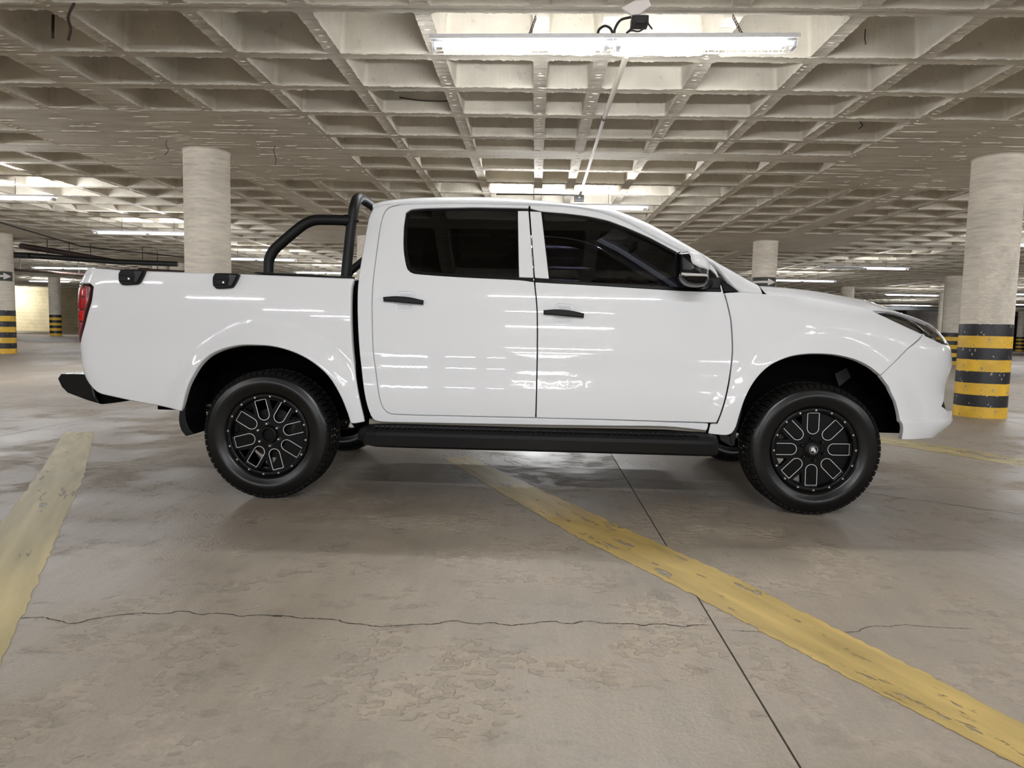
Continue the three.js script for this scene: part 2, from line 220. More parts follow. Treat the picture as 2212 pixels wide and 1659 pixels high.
    for (let q = 0; q + 1 < rowsW.length; q++) for (let k = 0; k < n; k++) { const k1 = (k + 1) % n, a = w0 + q * n; wi.push(a + k, a + k1, a + n + k, a + n + k, a + k1, a + n + k1); }
    const cv = wp.length / 3; wp.push(cx, HC + rowsW[rowsW.length - 1][0] + 0.002, cz); wu.push(i * 0.37, j * 0.41); const top = w0 + (rowsW.length - 1) * n; for (let k = 0; k < n; k++) wi.push(top + k, top + (k + 1) % n, cv);
  }
  const g = new THREE.BufferGeometry(), ns = sp.length / 3;
  g.setAttribute('position', new THREE.BufferAttribute(new Float32Array(sp.concat(wp)), 3)); g.setAttribute('uv', new THREE.BufferAttribute(new Float32Array(su.concat(wu)), 2));
  const idx = new Uint32Array(si.length + wi.length); idx.set(si, 0); for (let k = 0; k < wi.length; k++) idx[si.length + k] = wi[k] + ns;
  g.setIndex(new THREE.BufferAttribute(idx, 1)); g.addGroup(0, si.length, 0); g.addGroup(si.length, wi.length, 1); g.computeVertexNormals();
  const m = new THREE.Mesh(g, [M.soffit, M.pan]); m.name = 'ceiling'; m.userData.kind = 'structure'; m.castShadow = m.receiveShadow = true; scene.add(m);
}
{ // broken ridges of squeezed lime: along the near edge of the cross ribs and along the board joints of the flat heads round the columns
  const r = rng(333), g = [], ridge = (x, z, len) => { const n = Math.max(2, Math.ceil(len / 0.05)), pos = [], idx = []; for (let i = 0; i <= n; i++) { const t = i / n, w = (0.003 + r() * 0.005) * (i && i < n ? 1 : 0.3), h = (0.003 + r() * 0.008) * (i && i < n ? 1 : 0.2), zz = z + (r() - 0.5) * 0.004, xx = x + len * t; pos.push(xx, HC + 0.001, zz + w, xx, HC - h, zz + w * 0.4, xx, HC - h, zz - w * 0.4, xx, HC + 0.001, zz - w); if (i) { const q = i * 4; for (const d of [0, 1, 2]) idx.push(q - 4 + d, q - 3 + d, q + d, q + d, q - 3 + d, q + 1 + d); } } const o = new THREE.BufferGeometry(); o.setAttribute('position', new THREE.Float32BufferAttribute(pos, 3)); o.setIndex(idx); o.computeVertexNormals(); g.push(o); };
  for (const [z, h] of linesZ) if (z > -12.5 && z < -4) for (let x = -9; x < 9; x += 0.05 + r() * 0.25) { const len = 0.08 + r() * 0.5; if (r() < 0.8) ridge(x, z + h - 0.004 - r() * 0.012, len); x += len; }
  for (const cx of [OX, OX + BX]) for (let z = OZ - 1.85; z < OZ + 1.9; z += 0.07 + r() * 0.05) for (let x = cx - 1.95; x < cx + 1.9; x += 0.2 + r() * 1.2) { const len = 0.04 + r() * r() * 0.7; if (x + len < cx + 1.95 && r() < 0.6) ridge(x, z, len); x += len; }
  for (const [x, h] of linesX) if (Math.abs(x) < 9) for (let z = -12.4; z < -4; z += 0.05 + r() * 0.07) if (r() < 0.45) ridge(x - h * (0.3 + r() * 0.5), z, h * (0.5 + r() * 0.9));
  const m = part('lime_ridge', g, M.patch, scene.children.find((o) => o.name === 'ceiling')); m.userData.kind = 'stuff'; }
struct('ceiling_slab', box(RX1 - RX0 + 1, 0.25, RZ1 - RZ0 + 1, (RX0 + RX1) / 2, HC + 0.55, (RZ0 + RZ1) / 2), M.pan);

// ------------------------------------------------------------------ walls round the hall
const wallTex = (() => { const a = fbm(512, 5, 5, 4, 701), b = fbm(512, 40, 40, 3, 711); return texture(512, (i, x, y) => { const row = y % 43, j = row < 2 ? 0.82 : 1, m = (0.92 + (a[i] - 0.5) * 0.16 + (b[i] - 0.5) * 0.06) * j; return [m, m * 0.94, m * 0.77]; }, true); })();
const greyTex = (() => { const a = fbm(512, 5, 5, 4, 721); return texture(512, (i) => { const m = 0.5 + (a[i] - 0.5) * 0.2; return [m, m * 0.96, m * 0.9]; }, true); })();
const blockWall = doubleSided(std({ map: wallTex, roughness: 0.9 })), greyWall = doubleSided(std({ map: greyTex, roughness: 0.9 })), darkWall = doubleSided(std({ color: 0x4a443c, roughness: 0.9 }));
function wall(name, w, h, d, x, y, z, mat) { const g = new THREE.BoxGeometry(w, h, d).translate(x, y, z), p = g.attributes.position, n = g.attributes.normal, uv = g.attributes.uv; for (let i = 0; i < p.count; i++) uv.setXY(i, (Math.abs(n.getX(i)) > 0.5 ? p.getZ(i) : p.getX(i)) / 3.3, p.getY(i) / 3.3); return struct(name, g, mat); }
wall('wall_back', RX1 - RX0, 4.2, 0.3, (RX0 + RX1) / 2, 2.0, RZ0 - 0.1, darkWall);
wall('wall_front', RX1 - RX0, 4.2, 0.3, (RX0 + RX1) / 2, 2.0, RZ1 + 0.1, greyWall);
for (const [k, x, w, h, y] of [[2, -7.4, 2.6, 1.5, 1.75], [3, -4.2, 1.7, 0.7, 2.1], [4, -2.2, 1.0, 0.6, 2.1], [5, 12.5, 3.2, 0.7, 2.1]]) { const o = struct('window_' + k, box(w, h, 0.05, x, y, RZ1 - 0.08), std({ color: 0xffffff, emissive: new THREE.Color().setRGB(0.9, 0.97, 1.1), emissiveIntensity: 18 })); o.castShadow = false; }
wall('wall_left', 0.3, 4.2, RZ1 - RZ0, RX0 - 0.1, 2.0, (RZ0 + RZ1) / 2, greyWall);
wall('wall_right', 0.3, 4.2, RZ1 - RZ0, RX1 + 0.1, 2.0, (RZ0 + RZ1) / 2, greyWall);
wall('wall_left_store', 11.2, 3.37, 0.3, -42.5, 1.685, -52.2, blockWall);
wall('wall_left_return', 0.3, 3.37, 19, -36.95, 1.685, -61.8, blockWall);
wall('wall_right_far', 9, 3.37, 0.3, 36.5, 1.685, -61, greyWall);

// ------------------------------------------------------------------ round columns with warning bands
const COLR = 0.30;
function column(x, z, label, opts = {}) {
  const o = thing('column', label, 'column', [x, 0, z], 'striped round columns');
  const sh = new THREE.CylinderGeometry(COLR, COLR, HC - 1.215, 56, 12, true).translate(0, (HC + 1.215) / 2, 0), uv = sh.attributes.uv;
  for (let i = 0; i < uv.count; i++) uv.setXY(i, uv.getX(i) + x * 0.37, uv.getY(i) * 1.15 + z * 0.21);
  sh.rotateY(x * 1.3); part('shaft', sh, M.plaster, o);
  const r = rng(Math.round(x * 31 + z * 17) + 4000);
  let y = 1.22;
  for (let k = 0; k < 8; k++) {
    const h = k === 7 ? y : 0.1535, N = 72, pos = [], uvb = [], idx = [], R = COLR + (k % 2 ? 0.0035 : 0.003);
    for (let q = 0; q <= N; q++) { const a = (q / N) * Math.PI * 2, top = y + (k ? (r() - 0.5) * 0.004 : (r() - 0.5) * 0.003), bot = y - h - (k === 7 ? 0 : 0.002); for (const [rr, yy] of [[COLR - 0.002, top], [R, top - 0.002], [R, bot]]) { pos.push(Math.sin(a) * rr, Math.max(0, yy), Math.cos(a) * rr); uvb.push((q / N) * 2 + k * 0.31, yy * 1.1 + k * 0.17 + x); } if (q) { const c = q * 3; for (const d of [0, 1]) idx.push(c - 3 + d, c - 2 + d, c + d, c + d, c - 2 + d, c + 1 + d); } }
    const g = new THREE.BufferGeometry(); g.setAttribute('position', new THREE.Float32BufferAttribute(pos, 3)); g.setAttribute('uv', new THREE.Float32BufferAttribute(uvb, 2)); g.setIndex(idx); g.computeVertexNormals();
    part('painted_band', g, k % 2 ? M.bandYellow : M.bandBlack, o, k % 2 ? 'yellow painted band' : 'black painted band');
    y -= h;
  }
  if (opts.cap) part('mortar_collar', new THREE.TorusGeometry(COLR + 0.002, 0.012, 6, 48).rotateX(Math.PI / 2).translate(0, HC - 0.012, 0), M.plaster, o);
  if (opts.patch) { const g = new THREE.CylinderGeometry(COLR + 0.003, COLR + 0.003, 0.98, 30, 1, true, opts.patch[0], opts.patch[1]).translate(0, 1.72, 0); part('repainted_patch', g, M.patch, o, 'freshly whitewashed patch above the bands'); }
  return o;
}
column(-4.6, -9.57, 'bare upper part of a pale round column rising behind the truck bed', { cap: 1 });
column(5.95, -9.33, 'large striped column with a whitewashed patch in front of the truck', { cap: 1, patch: [-0.95, 1.5] });
column(5.8, -17.95, 'pale column with arrow sign behind the truck hood', { cap: 1 });
column(-15.12, -19.1, 'striped column with arrow sign at the left edge of the frame', { cap: 1 });
column(-27.9, -39.2, 'small distant striped column left of the tail light, before the block wall');
column(15.95, -27.1, 'half-hidden striped column just left of the large striped column');
column(15.1, -34.2, 'stub of a far column showing above the hood between two lamp fittings');
column(-15.5, -28.1, 'left one of two far column tops above the bed rail');
column(-14.72, -28.0, 'right one of two far column tops above the bed rail, touching the near column');
column(-4.5, -18.4, 'pale column glimpsed between roll bar and cab');
column(41.2, -60.0, 'distant striped column at the right edge of the frame');
column(21.7, -37.5, 'far striped column showing as a sliver behind the half-hidden column');

// arrow signs on the columns
function arrowSign(col, y, w, h, faceDir, label) {
  const o = thing('arrow_sign', label, 'sign', [col[0], y, col[1]], 'one-way arrow signs');
  const R = COLR + 0.004, span = w / R, seg = 24;
  const plate = new THREE.CylinderGeometry(R + 0.004, R + 0.004, h, seg, 1, true, faceDir - span / 2, span); part('plate', plate, M.signDark, o);
  const pts = [[-0.46, -0.11], [0.10, -0.11], [0.10, -0.36], [0.42, 0], [0.10, 0.36], [0.10, 0.11], [-0.46, 0.11]].map(([a, b]) => [a * w, b * h]);
  const P = []; for (let i = 0; i < pts.length; i++) { const a = pts[i], b = pts[(i + 1) % pts.length]; for (let k = 0; k < 8; k++) P.push([lerp(a[0], b[0], k / 8), lerp(a[1], b[1], k / 8)]); }
  const g = panelGeo(P, { L: 0.03, map: (u, v) => { const a = faceDir + u / R; return [Math.sin(a) * (R + 0.007), v, Math.cos(a) * (R + 0.007)]; }, depth: 0.002, round: 0.001 }); part('arrow', g, M.signWhite, o);
}

// ------------------------------------------------------------------ skin panels: an outline in surface coordinates, triangulated, bent onto the surface, with rolled edges
function refine(pts2, tris, L, lock = false) {
  const P = pts2.slice(), mids = new Map(); let T = tris.slice(), busy = true, guard = 0;
  const len = (a, b) => Math.hypot(P[a][0] - P[b][0], P[a][1] - P[b][1]);
  while (busy && guard++ < 40) { busy = false; const out = []; for (const [a, b, c] of T) { const l = [len(a, b), len(b, c), len(c, a)], k = l[0] >= l[1] && l[0] >= l[2] ? 0 : l[1] >= l[2] ? 1 : 2; if (l[k] <= L) { out.push([a, b, c]); continue; } const [p, q, s] = k === 0 ? [a, b, c] : k === 1 ? [b, c, a] : [c, a, b], key = p < q ? p * 1e6 + q : q * 1e6 + p; let m = mids.get(key); if (m === undefined) { m = P.length; P.push([(P[p][0] + P[q][0]) / 2, (P[p][1] + P[q][1]) / 2]); mids.set(key, m); } out.push([p, m, s], [m, q, s]); busy = true; } T = out; }
  return [P, T];
}
function densify(loop, L) { const o = []; loop.forEach((a, i) => { const b = loop[(i + 1) % loop.length], n = Math.max(1, Math.ceil(Math.hypot(b[0] - a[0], b[1] - a[1]) / L)); for (let k = 0; k < n; k++) o.push([lerp(a[0], b[0], k / n), lerp(a[1], b[1], k / n)]); }); return o; }
function smoothLoop(loop, keep = 0.75) {             // Catmull-Rom through gentle corners, sharp corners kept
  const n = loop.length, out = [];
  const turn = loop.map((p, i) => { const a = loop[(i + n - 1) % n], b = loop[(i + 1) % n], u = [p[0] - a[0], p[1] - a[1]], v = [b[0] - p[0], b[1] - p[1]]; return Math.abs(Math.atan2(u[0] * v[1] - u[1] * v[0], u[0] * v[0] + u[1] * v[1])); });
  const tan = (i) => { const a = loop[(i + n - 1) % n], b = loop[(i + 1) % n]; return [(b[0] - a[0]) / 2, (b[1] - a[1]) / 2]; };
  for (let i = 0; i < n; i++) { const j = (i + 1) % n, p = loop[i], q = loop[j], l = Math.hypot(q[0] - p[0], q[1] - p[1]), d = [q[0] - p[0], q[1] - p[1]]; const fit = (t, sharp) => { if (sharp) return d; const m = Math.hypot(t[0], t[1]) || 1, s = Math.min(l, m) / m; return [t[0] * s, t[1] * s]; }; const a = fit(tan(i), turn[i] > keep), b = fit(tan(j), turn[j] > keep), k = Math.max(1, Math.ceil(l / 0.03)); for (let s = 0; s < k; s++) { const t = s / k, t2 = t * t, t3 = t2 * t; out.push([0, 1].map((c) => (2 * t3 - 3 * t2 + 1) * p[c] + (t3 - 2 * t2 + t) * a[c] + (-2 * t3 + 3 * t2) * q[c] + (t3 - t2) * b[c])); } }
  return out;
}
function area2(l) { let s = 0; l.forEach((p, i) => { const q = l[(i + 1) % l.length]; s += p[0] * q[1] - p[1] * q[0]; }); return s; }
function offsetLoop(loop, d) { const n = loop.length, s = Math.sign(area2(loop)); return loop.map((p, i) => { const a = loop[(i + n - 1) % n], b = loop[(i + 1) % n]; let ux = p[0] - a[0], uy = p[1] - a[1], vx = b[0] - p[0], vy = b[1] - p[1]; const lu = Math.hypot(ux, uy) || 1, lv = Math.hypot(vx, vy) || 1; ux /= lu; uy /= lu; vx /= lv; vy /= lv; let nx = (uy + vy) * s, ny = (-ux - vx) * s; const l = Math.hypot(nx, ny) || 1; nx /= l; ny /= l; const c = Math.max(0.5, nx * uy * s - ny * ux * s); return [p[0] + (nx * d) / c, p[1] + (ny * d) / c]; }); }   // d > 0: outwards
function panelGeo(poly, { map, holes = [], L = 0.045, round = 0.004, depth = 0.018, inset = 0, off = 0, smooth = false }) {
  let loops = [poly, ...holes]; if (smooth) loops = loops.map((l) => smoothLoop(l)); loops = loops.map((l) => densify(l, Math.min(L, 0.03)));
  loops = loops.map((l, i) => { if ((area2(l) < 0) === (i === 0)) l = l.slice().reverse(); return l; });
  const inner = loops.map((l, i) => offsetLoop(l, (i === 0 ? -1 : 1) * (inset + round)));
  const faces = THREE.ShapeUtils.triangulateShape(inner[0].map((p) => new THREE.Vector2(...p)), inner.slice(1).map((l) => l.map((p) => new THREE.Vector2(...p))));
  const [P, T] = refine(inner.flat(), faces, L);
  const e = 0.004, nrm = (u, v) => { const a = map(u - e, v), b = map(u + e, v), c = map(u, v - e), d = map(u, v + e), U = [b[0] - a[0], b[1] - a[1], b[2] - a[2]], V = [d[0] - c[0], d[1] - c[1], d[2] - c[2]], n = [U[1] * V[2] - U[2] * V[1], U[2] * V[0] - U[0] * V[2], U[0] * V[1] - U[1] * V[0]], l = Math.hypot(...n) || 1; return n.map((x) => x / l); };
  const pos = [], nor = [], idx = [], offset = typeof off === 'function' ? off : () => off;
  P.forEach(([u, v]) => { const p = map(u, v), n = nrm(u, v), o = offset(u, v); pos.push(p[0] + n[0] * o, p[1] + n[1] * o, p[2] + n[2] * o); nor.push(...n); });
  if (typeof off === 'function') { nor.length = 0; P.forEach(([u, v]) => { const m2 = (a, b) => { const p = map(a, b), n = nrm(a, b), o = offset(a, b); return [p[0] + n[0] * o, p[1] + n[1] * o, p[2] + n[2] * o]; }; const a = m2(u - e, v), b = m2(u + e, v), c = m2(u, v - e), d = m2(u, v + e), U = [b[0] - a[0], b[1] - a[1], b[2] - a[2]], V = [d[0] - c[0], d[1] - c[1], d[2] - c[2]], n = [U[1] * V[2] - U[2] * V[1], U[2] * V[0] - U[0] * V[2], U[0] * V[1] - U[1] * V[0]], l = Math.hypot(...n) || 1; nor.push(n[0] / l, n[1] / l, n[2] / l); }); }
  T.forEach((t) => idx.push(...t));
  loops.forEach((l, li) => {
    const s = li === 0 ? 1 : -1, I = inner[li], base = pos.length / 3, n = I.length, steps = [[0, 0, 0], [0.4, 0.38, 0.09], [0.75, 0.71, 0.3], [1, 1, 1]], last = steps.length;
    for (let k = 0; k < n; k++) {
      const p = I[k], a = I[(k + n - 1) % n], b = I[(k + 1) % n]; let tx = b[0] - a[0], ty = b[1] - a[1]; const tl = Math.hypot(tx, ty) || 1; tx /= tl; ty /= tl; const ox = ty, oy = -tx;   // outward for a counter-clockwise outer loop; holes run clockwise, so the same formula points into the hole
      const N = nrm(p[0], p[1]), q = map(p[0], p[1]), q2 = map(p[0] + ox * e, p[1] + oy * e); let O = [q2[0] - q[0], q2[1] - q[1], q2[2] - q[2]]; const ol = Math.hypot(...O) || 1; O = O.map((x) => x / ol); const o = offset(p[0], p[1]);
      for (const [w, out, down] of steps) { pos.push(...[0, 1, 2].map((c) => q[c] + N[c] * (o - down * round) + O[c] * out * round)); nor.push(...[0, 1, 2].map((c) => { const t = w * Math.PI / 2; return N[c] * Math.cos(t) + O[c] * Math.sin(t); })); }
      pos.push(...[0, 1, 2].map((c) => q[c] + N[c] * (o - depth) + O[c] * round)); nor.push(...O);
    }
    void s; const W = last + 1; for (let k = 0; k < n; k++) { const k1 = (k + 1) % n; for (let r = 0; r < W - 1; r++) { const a = base + k * W + r, b = base + k1 * W + r; idx.push(a, a + 1, b, b, a + 1, b + 1); } }
  });
  const g = new THREE.BufferGeometry(); g.setAttribute('position', new THREE.Float32BufferAttribute(pos, 3)); g.setAttribute('normal', new THREE.Float32BufferAttribute(nor, 3)); g.setIndex(idx); return g;
}
arrowSign([-15.12, -19.1], 2.17, 0.62, 0.26, 0.62, 'dark sign with white arrow on the column at the left edge');
arrowSign([5.8, -17.95], 2.33, 0.72, 0.24, -0.22, 'white arrow sign on the pale column behind the hood');

// ------------------------------------------------------------------ the pickup truck (its own axes: x forward, y up, z to the near side)
const TZ = -4.84, truck = thing('pickup_truck', 'white double-cab pickup truck with black roll bar, tinted windows and black wheels', 'truck', [0, 0, TZ]);
function hermite(p, x) {
  const n = p.length; if (x <= p[0][0]) return p[0][1] + (x - p[0][0]) * (p[1][1] - p[0][1]) / (p[1][0] - p[0][0]);
  if (x >= p[n - 1][0]) return p[n - 1][1] + (x - p[n - 1][0]) * (p[n - 1][1] - p[n - 2][1]) / (p[n - 1][0] - p[n - 2][0]);
  let i = 0; while (x > p[i + 1][0]) i++;
  const h = p[i + 1][0] - p[i][0], t = (x - p[i][0]) / h, m = (k) => { const a = Math.max(0, k - 1), b = Math.min(n - 1, k + 1); return (p[b][1] - p[a][1]) / (p[b][0] - p[a][0]); }, t2 = t * t, t3 = t2 * t;
  return (2 * t3 - 3 * t2 + 1) * p[i][1] + (t3 - 2 * t2 + t) * m(i) * h + (-2 * t3 + 3 * t2) * p[i + 1][1] + (t3 - t2) * m(i + 1) * h;
}
const WCAB = [[0.35, 0.868], [0.49, 0.888], [0.6, 0.9], [0.68, 0.9], [0.74, 0.894], [0.8, 0.889], [0.86, 0.8885], [0.92, 0.884], [0.98, 0.876], [1.06, 0.868], [1.15, 0.862], [1.25, 0.848], [1.32, 0.832], [1.76, 0.675], [1.9, 0.62]];
const WBED = [[0.35, 0.85], [0.45, 0.868], [0.6, 0.886], [0.8, 0.893], [1.0, 0.894], [1.2, 0.888], [1.35, 0.88]];
const HSH = [[1.3, 1.28], [1.45, 1.255], [1.7, 1.225], [1.9, 1.19], [2.05, 1.15], [2.6, 1.0]];
const XF = [[0.42, 2.42], [0.47, 2.48], [0.53, 2.55], [0.58, 2.56], [0.65, 2.54], [0.75, 2.5], [0.87, 2.53], [0.96, 2.52], [1.0, 2.505], [1.05, 2.475], [1.1, 2.44], [1.15, 2.39], [1.2, 2.32]];
const XR = [[0.4, -2.57], [0.52, -2.65], [0.72, -2.725], [0.83, -2.74], [0.99, -2.748], [1.09, -2.75], [1.16, -2.748], [1.24, -2.738], [1.27, -2.723], [1.3, -2.705], [1.34, -2.672]];
const X0F = 1.7, AF = 0.84, NF = 4.5, X0R = -2.38, AR = 0.35, NR = 8, WHEELS = [[-1.557, 0.377], [1.608, 0.377]];
function halfWidth(x, y, bed) {
  let w = hermite(bed ? WBED : WCAB, y);
  if (!bed) { const k = sst(1.15, 1.6, x), yh = hermite(HSH, x), d = clamp((y - yh + 0.16) / 0.16, 0, 1.6); w = w * (1 - k) + (0.885 + 0.012 * sst(0.5, 0.75, y) - 0.075 * d * d) * k; }
  if (!bed && x > 1.9) w += 0.011 * (1 - sst(0.552, 0.568, y)) * sst(1.95, 2.02, x);
  const [cx, cy] = WHEELS[bed ? 0 : 1], r = Math.hypot(x - cx, y - cy);
  return w + (bed ? 0.034 : 0.026) * (1 - sst(0.52, 0.67, r)) * sst(0.28, 0.45, y);
}
function skin(u, y, bed) {
  if (u > X0F) { const a = (u - X0F) / AF, s = Math.sin(a), c = Math.cos(a), r = (Math.abs(s) ** NF + Math.abs(c) ** NF) ** (-1 / NF), x = X0F + (hermite(XF, y) - X0F) * s * r; return [x, y, halfWidth(Math.min(x, 2.3), y, bed) * c * r]; }
  if (u < X0R) { const a = (X0R - u) / AR, s = Math.sin(a), c = Math.cos(a), r = (Math.abs(s) ** NR + Math.abs(c) ** NR) ** (-1 / NR), x = X0R + (hermite(XR, y) - X0R) * s * r; return [x, y, halfWidth(x, y, bed) * c * r]; }
  return [u, y, halfWidth(u, y, bed)];
}
const cabMap = (u, y) => skin(u, y, false), bedMap = (u, y) => skin(u, y, true);
function both(name, geo, material, label) { return [part(name, geo, material, truck, label), part(name, mirrorZ(geo), material, truck, label)]; }
const panel = (poly, o = {}) => panelGeo(poly, { map: cabMap, L: 0.04, ...o });

// outlines on the skin, metres along the truck and above the floor
const ARCH_R = [[-1.066, 0.464], [-1.079, 0.514], [-1.115, 0.612], [-1.172, 0.712], [-1.23, 0.774], [-1.318, 0.835], [-1.415, 0.876], [-1.512, 0.898], [-1.61, 0.903], [-1.708, 0.9], [-1.808, 0.876], [-1.889, 0.836], [-1.948, 0.776], [-1.988, 0.707], [-2.014, 0.653]];
const ARCH_F = [[1.103, 0.45], [1.135, 0.463], [1.155, 0.503], [1.169, 0.572], [1.192, 0.658], [1.227, 0.735], [1.273, 0.802], [1.335, 0.86], [1.426, 0.905], [1.508, 0.923], [1.59, 0.928], [1.693, 0.923], [1.798, 0.9], [1.884, 0.859], [1.942, 0.814]];
const TAIL_IN = [[-2.642, 1.240], [-2.578, 1.236], [-2.563, 1.219], [-2.568, 1.141], [-2.586, 1.063], [-2.606, 0.978], [-2.642, 0.868]];
const bedPoly = [[-2.668, 1.336], [-2.636, 1.334], [-2.442, 1.323], [-2.038, 1.316], [-1.63, 1.312], [-1.05, 1.3], [-1.063, 1.239], [-1.063, 1.067], [-1.051, 0.872], [-1.025, 0.698], [-0.977, 0.469], [-1.05, 0.457], ...ARCH_R, [-2.034, 0.586], [-2.057, 0.503], [-2.135, 0.518], [-2.323, 0.547], [-2.562, 0.591], [-2.602, 0.622], [-2.645, 0.70], [-2.668, 0.72], [-2.668, 0.868], ...TAIL_IN.slice().reverse(), [-2.668, 1.240]];
both('bed_side', panel(bedPoly, { map: bedMap, smooth: true, round: 0.009, depth: 0.03 }), M.paint);
const tailPoly = [...TAIL_IN, [-2.672, 0.90], [-2.672, 1.24]];
{ const g = panel(tailPoly, { map: bedMap, smooth: true, round: 0.012, inset: 0.003, depth: 0.03 });
  for (const m of both('tail_light', g, M.redDark)) {
    const f = m === truck.children[truck.children.length - 1] ? mirrorZ : (q) => q;
    part('upper_lens', f(panel([[-2.645, 1.222], [-2.585, 1.218], [-2.580, 1.145], [-2.592, 1.09], [-2.650, 1.09]], { map: bedMap, off: 0.0015, round: 0.004, depth: 0.006 })), M.redLens, m);
    part('brake_lens', f(panel([[-2.650, 1.085], [-2.593, 1.085], [-2.604, 1.02], [-2.650, 1.02]], { map: bedMap, off: 0.0015, round: 0.004, depth: 0.006 })), M.redBright, m);
    part('lower_lens', f(panel([[-2.650, 1.015], [-2.606, 1.015], [-2.622, 0.965], [-2.648, 0.90], [-2.660, 0.92]], { map: bedMap, off: 0.0015, round: 0.004, depth: 0.006 })), M.pinkLens, m);
  } }
{ const t = [[-2.673, 0.74], [-2.9298, 0.74], [-2.9298, 1.325], [-2.673, 1.332]]; const g = panel(t, { map: bedMap, round: 0.006 }); part('tailgate', [g, mirrorZ(g)], M.paint, truck); part('tailgate_handle', rbox(0.02, 0.07, 0.22, -2.755, 1.2, 0, 0.008), M.plastic, truck); }
part('bed_floor', box(1.6, 0.03, 1.62, -1.88, 0.975, 0), M.powder, truck);
both('bed_inner_wall', box(1.6, 0.33, 0.03, -1.88, 1.145, 0.80), M.powder);
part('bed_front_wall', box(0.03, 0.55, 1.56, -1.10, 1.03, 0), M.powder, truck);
both('gap_shade', box(0.02, 0.86, 0.30, -1.045, 0.86, 0.69), M.seal);  // black strip standing in for the shade between cab and bed
{ const pts = [[-2.62, 1.332], [-2.442, 1.322], [-2.038, 1.315], [-1.63, 1.311], [-1.055, 1.299]], g = []; for (let i = 0; i + 1 < pts.length; i++) { const [a, b] = [pts[i], pts[i + 1]], l = Math.hypot(b[0] - a[0], b[1] - a[1]); g.push(new THREE.BoxGeometry(l + 0.002, 0.012, 0.085).rotateZ(Math.atan2(b[1] - a[1], b[0] - a[0])).translate((a[0] + b[0]) / 2, (a[1] + b[1]) / 2 - 0.008, 0.835)); } both('bed_rail_cap', merge(g), M.paint); }
{ const g = new THREE.BoxGeometry(0.56, 0.008, 0.09).rotateZ(Math.atan2(1.305 - 1.322, 0.56)).translate(-1.35, 1.3135, 0.838); both('roll_bar_base', g, M.plastic); }

// cab side, doors
const DOOR_GAP = 0.0015;
const cabPoly = [[-0.988, 1.738], [-0.926, 1.754], [-0.838, 1.765], [-0.835, 1.757], [-0.882, 1.745], [-0.915, 1.714], [-0.933, 1.636], [-0.943, 1.461], [-0.951, 1.244], [-0.948, 1.069], [-0.935, 0.875], [-0.913, 0.731], [-0.892, 0.605], [-0.872, 0.551], [-0.829, 0.520], [-0.438, 0.518], [0.012, 0.519], [0.381, 0.519], [0.763, 0.516], [1.006, 0.515], [0.998, 0.468], [0.765, 0.485], [0.396, 0.48], [-0.005, 0.475], [-0.851, 0.468], [-0.908, 0.472], [-0.938, 0.486], [-0.961, 0.535], [-0.984, 0.632], [-1.012, 0.825], [-1.032, 1.019], [-1.039, 1.164], [-1.04, 1.261], [-1.034, 1.378], [-1.024, 1.532], [-1.012, 1.666]];
both('cab_side', panel(cabPoly, { smooth: true, round: 0.007, inset: 0.001, depth: 0.035 }), M.paint);
const OPEN_R = [[-0.015, 1.303], [-0.103, 1.313], [-0.458, 1.324], [-0.713, 1.339], [-0.753, 1.364], [-0.778, 1.444], [-0.789, 1.514], [-0.794, 1.619], [-0.789, 1.706], [-0.761, 1.727], [-0.681, 1.736], [-0.38, 1.747], [-0.126, 1.747], [-0.057, 1.746]];
const OUT_R = [[-0.057, 1.767], [-0.28, 1.769], [-0.483, 1.768], [-0.683, 1.763], [-0.835, 1.753], [-0.882, 1.741], [-0.915, 1.711], [-0.933, 1.636], [-0.943, 1.461], [-0.951, 1.244], [-0.948, 1.069], [-0.935, 0.875], [-0.913, 0.731], [-0.892, 0.605], [-0.872, 0.551], [-0.829, 0.521], [-0.438, 0.519], [0.012, 0.521], [0.012, 0.705], [0.011, 0.896], [0.004, 1.138]];
const BOWL_R = [[-0.812, 1.215], [-0.798, 1.23], [-0.716, 1.229], [-0.706, 1.208], [-0.71, 1.136], [-0.724, 1.121], [-0.807, 1.121], [-0.818, 1.138]];
const BOWL_F = [[0.108, 1.163], [0.122, 1.179], [0.203, 1.174], [0.215, 1.155], [0.213, 1.079], [0.197, 1.06], [0.116, 1.061], [0.104, 1.079]];
const segDist = (u, v, loop) => { let d = 1e9; loop.forEach((a, i) => { const b = loop[(i + 1) % loop.length], dx = b[0] - a[0], dy = b[1] - a[1], t = clamp(((u - a[0]) * dx + (v - a[1]) * dy) / (dx * dx + dy * dy), 0, 1); d = Math.min(d, Math.hypot(u - a[0] - dx * t, v - a[1] - dy * t)); }); return d; };
const HANDLE = (x, y) => [[-0.116, 0.016], [-0.045, 0.022], [0.034, 0.018], [0.117, 0.002], [0.115, -0.024], [0.044, -0.019], [-0.035, -0.013], [-0.114, -0.009]].map((p) => [p[0] + x, p[1] + y]);
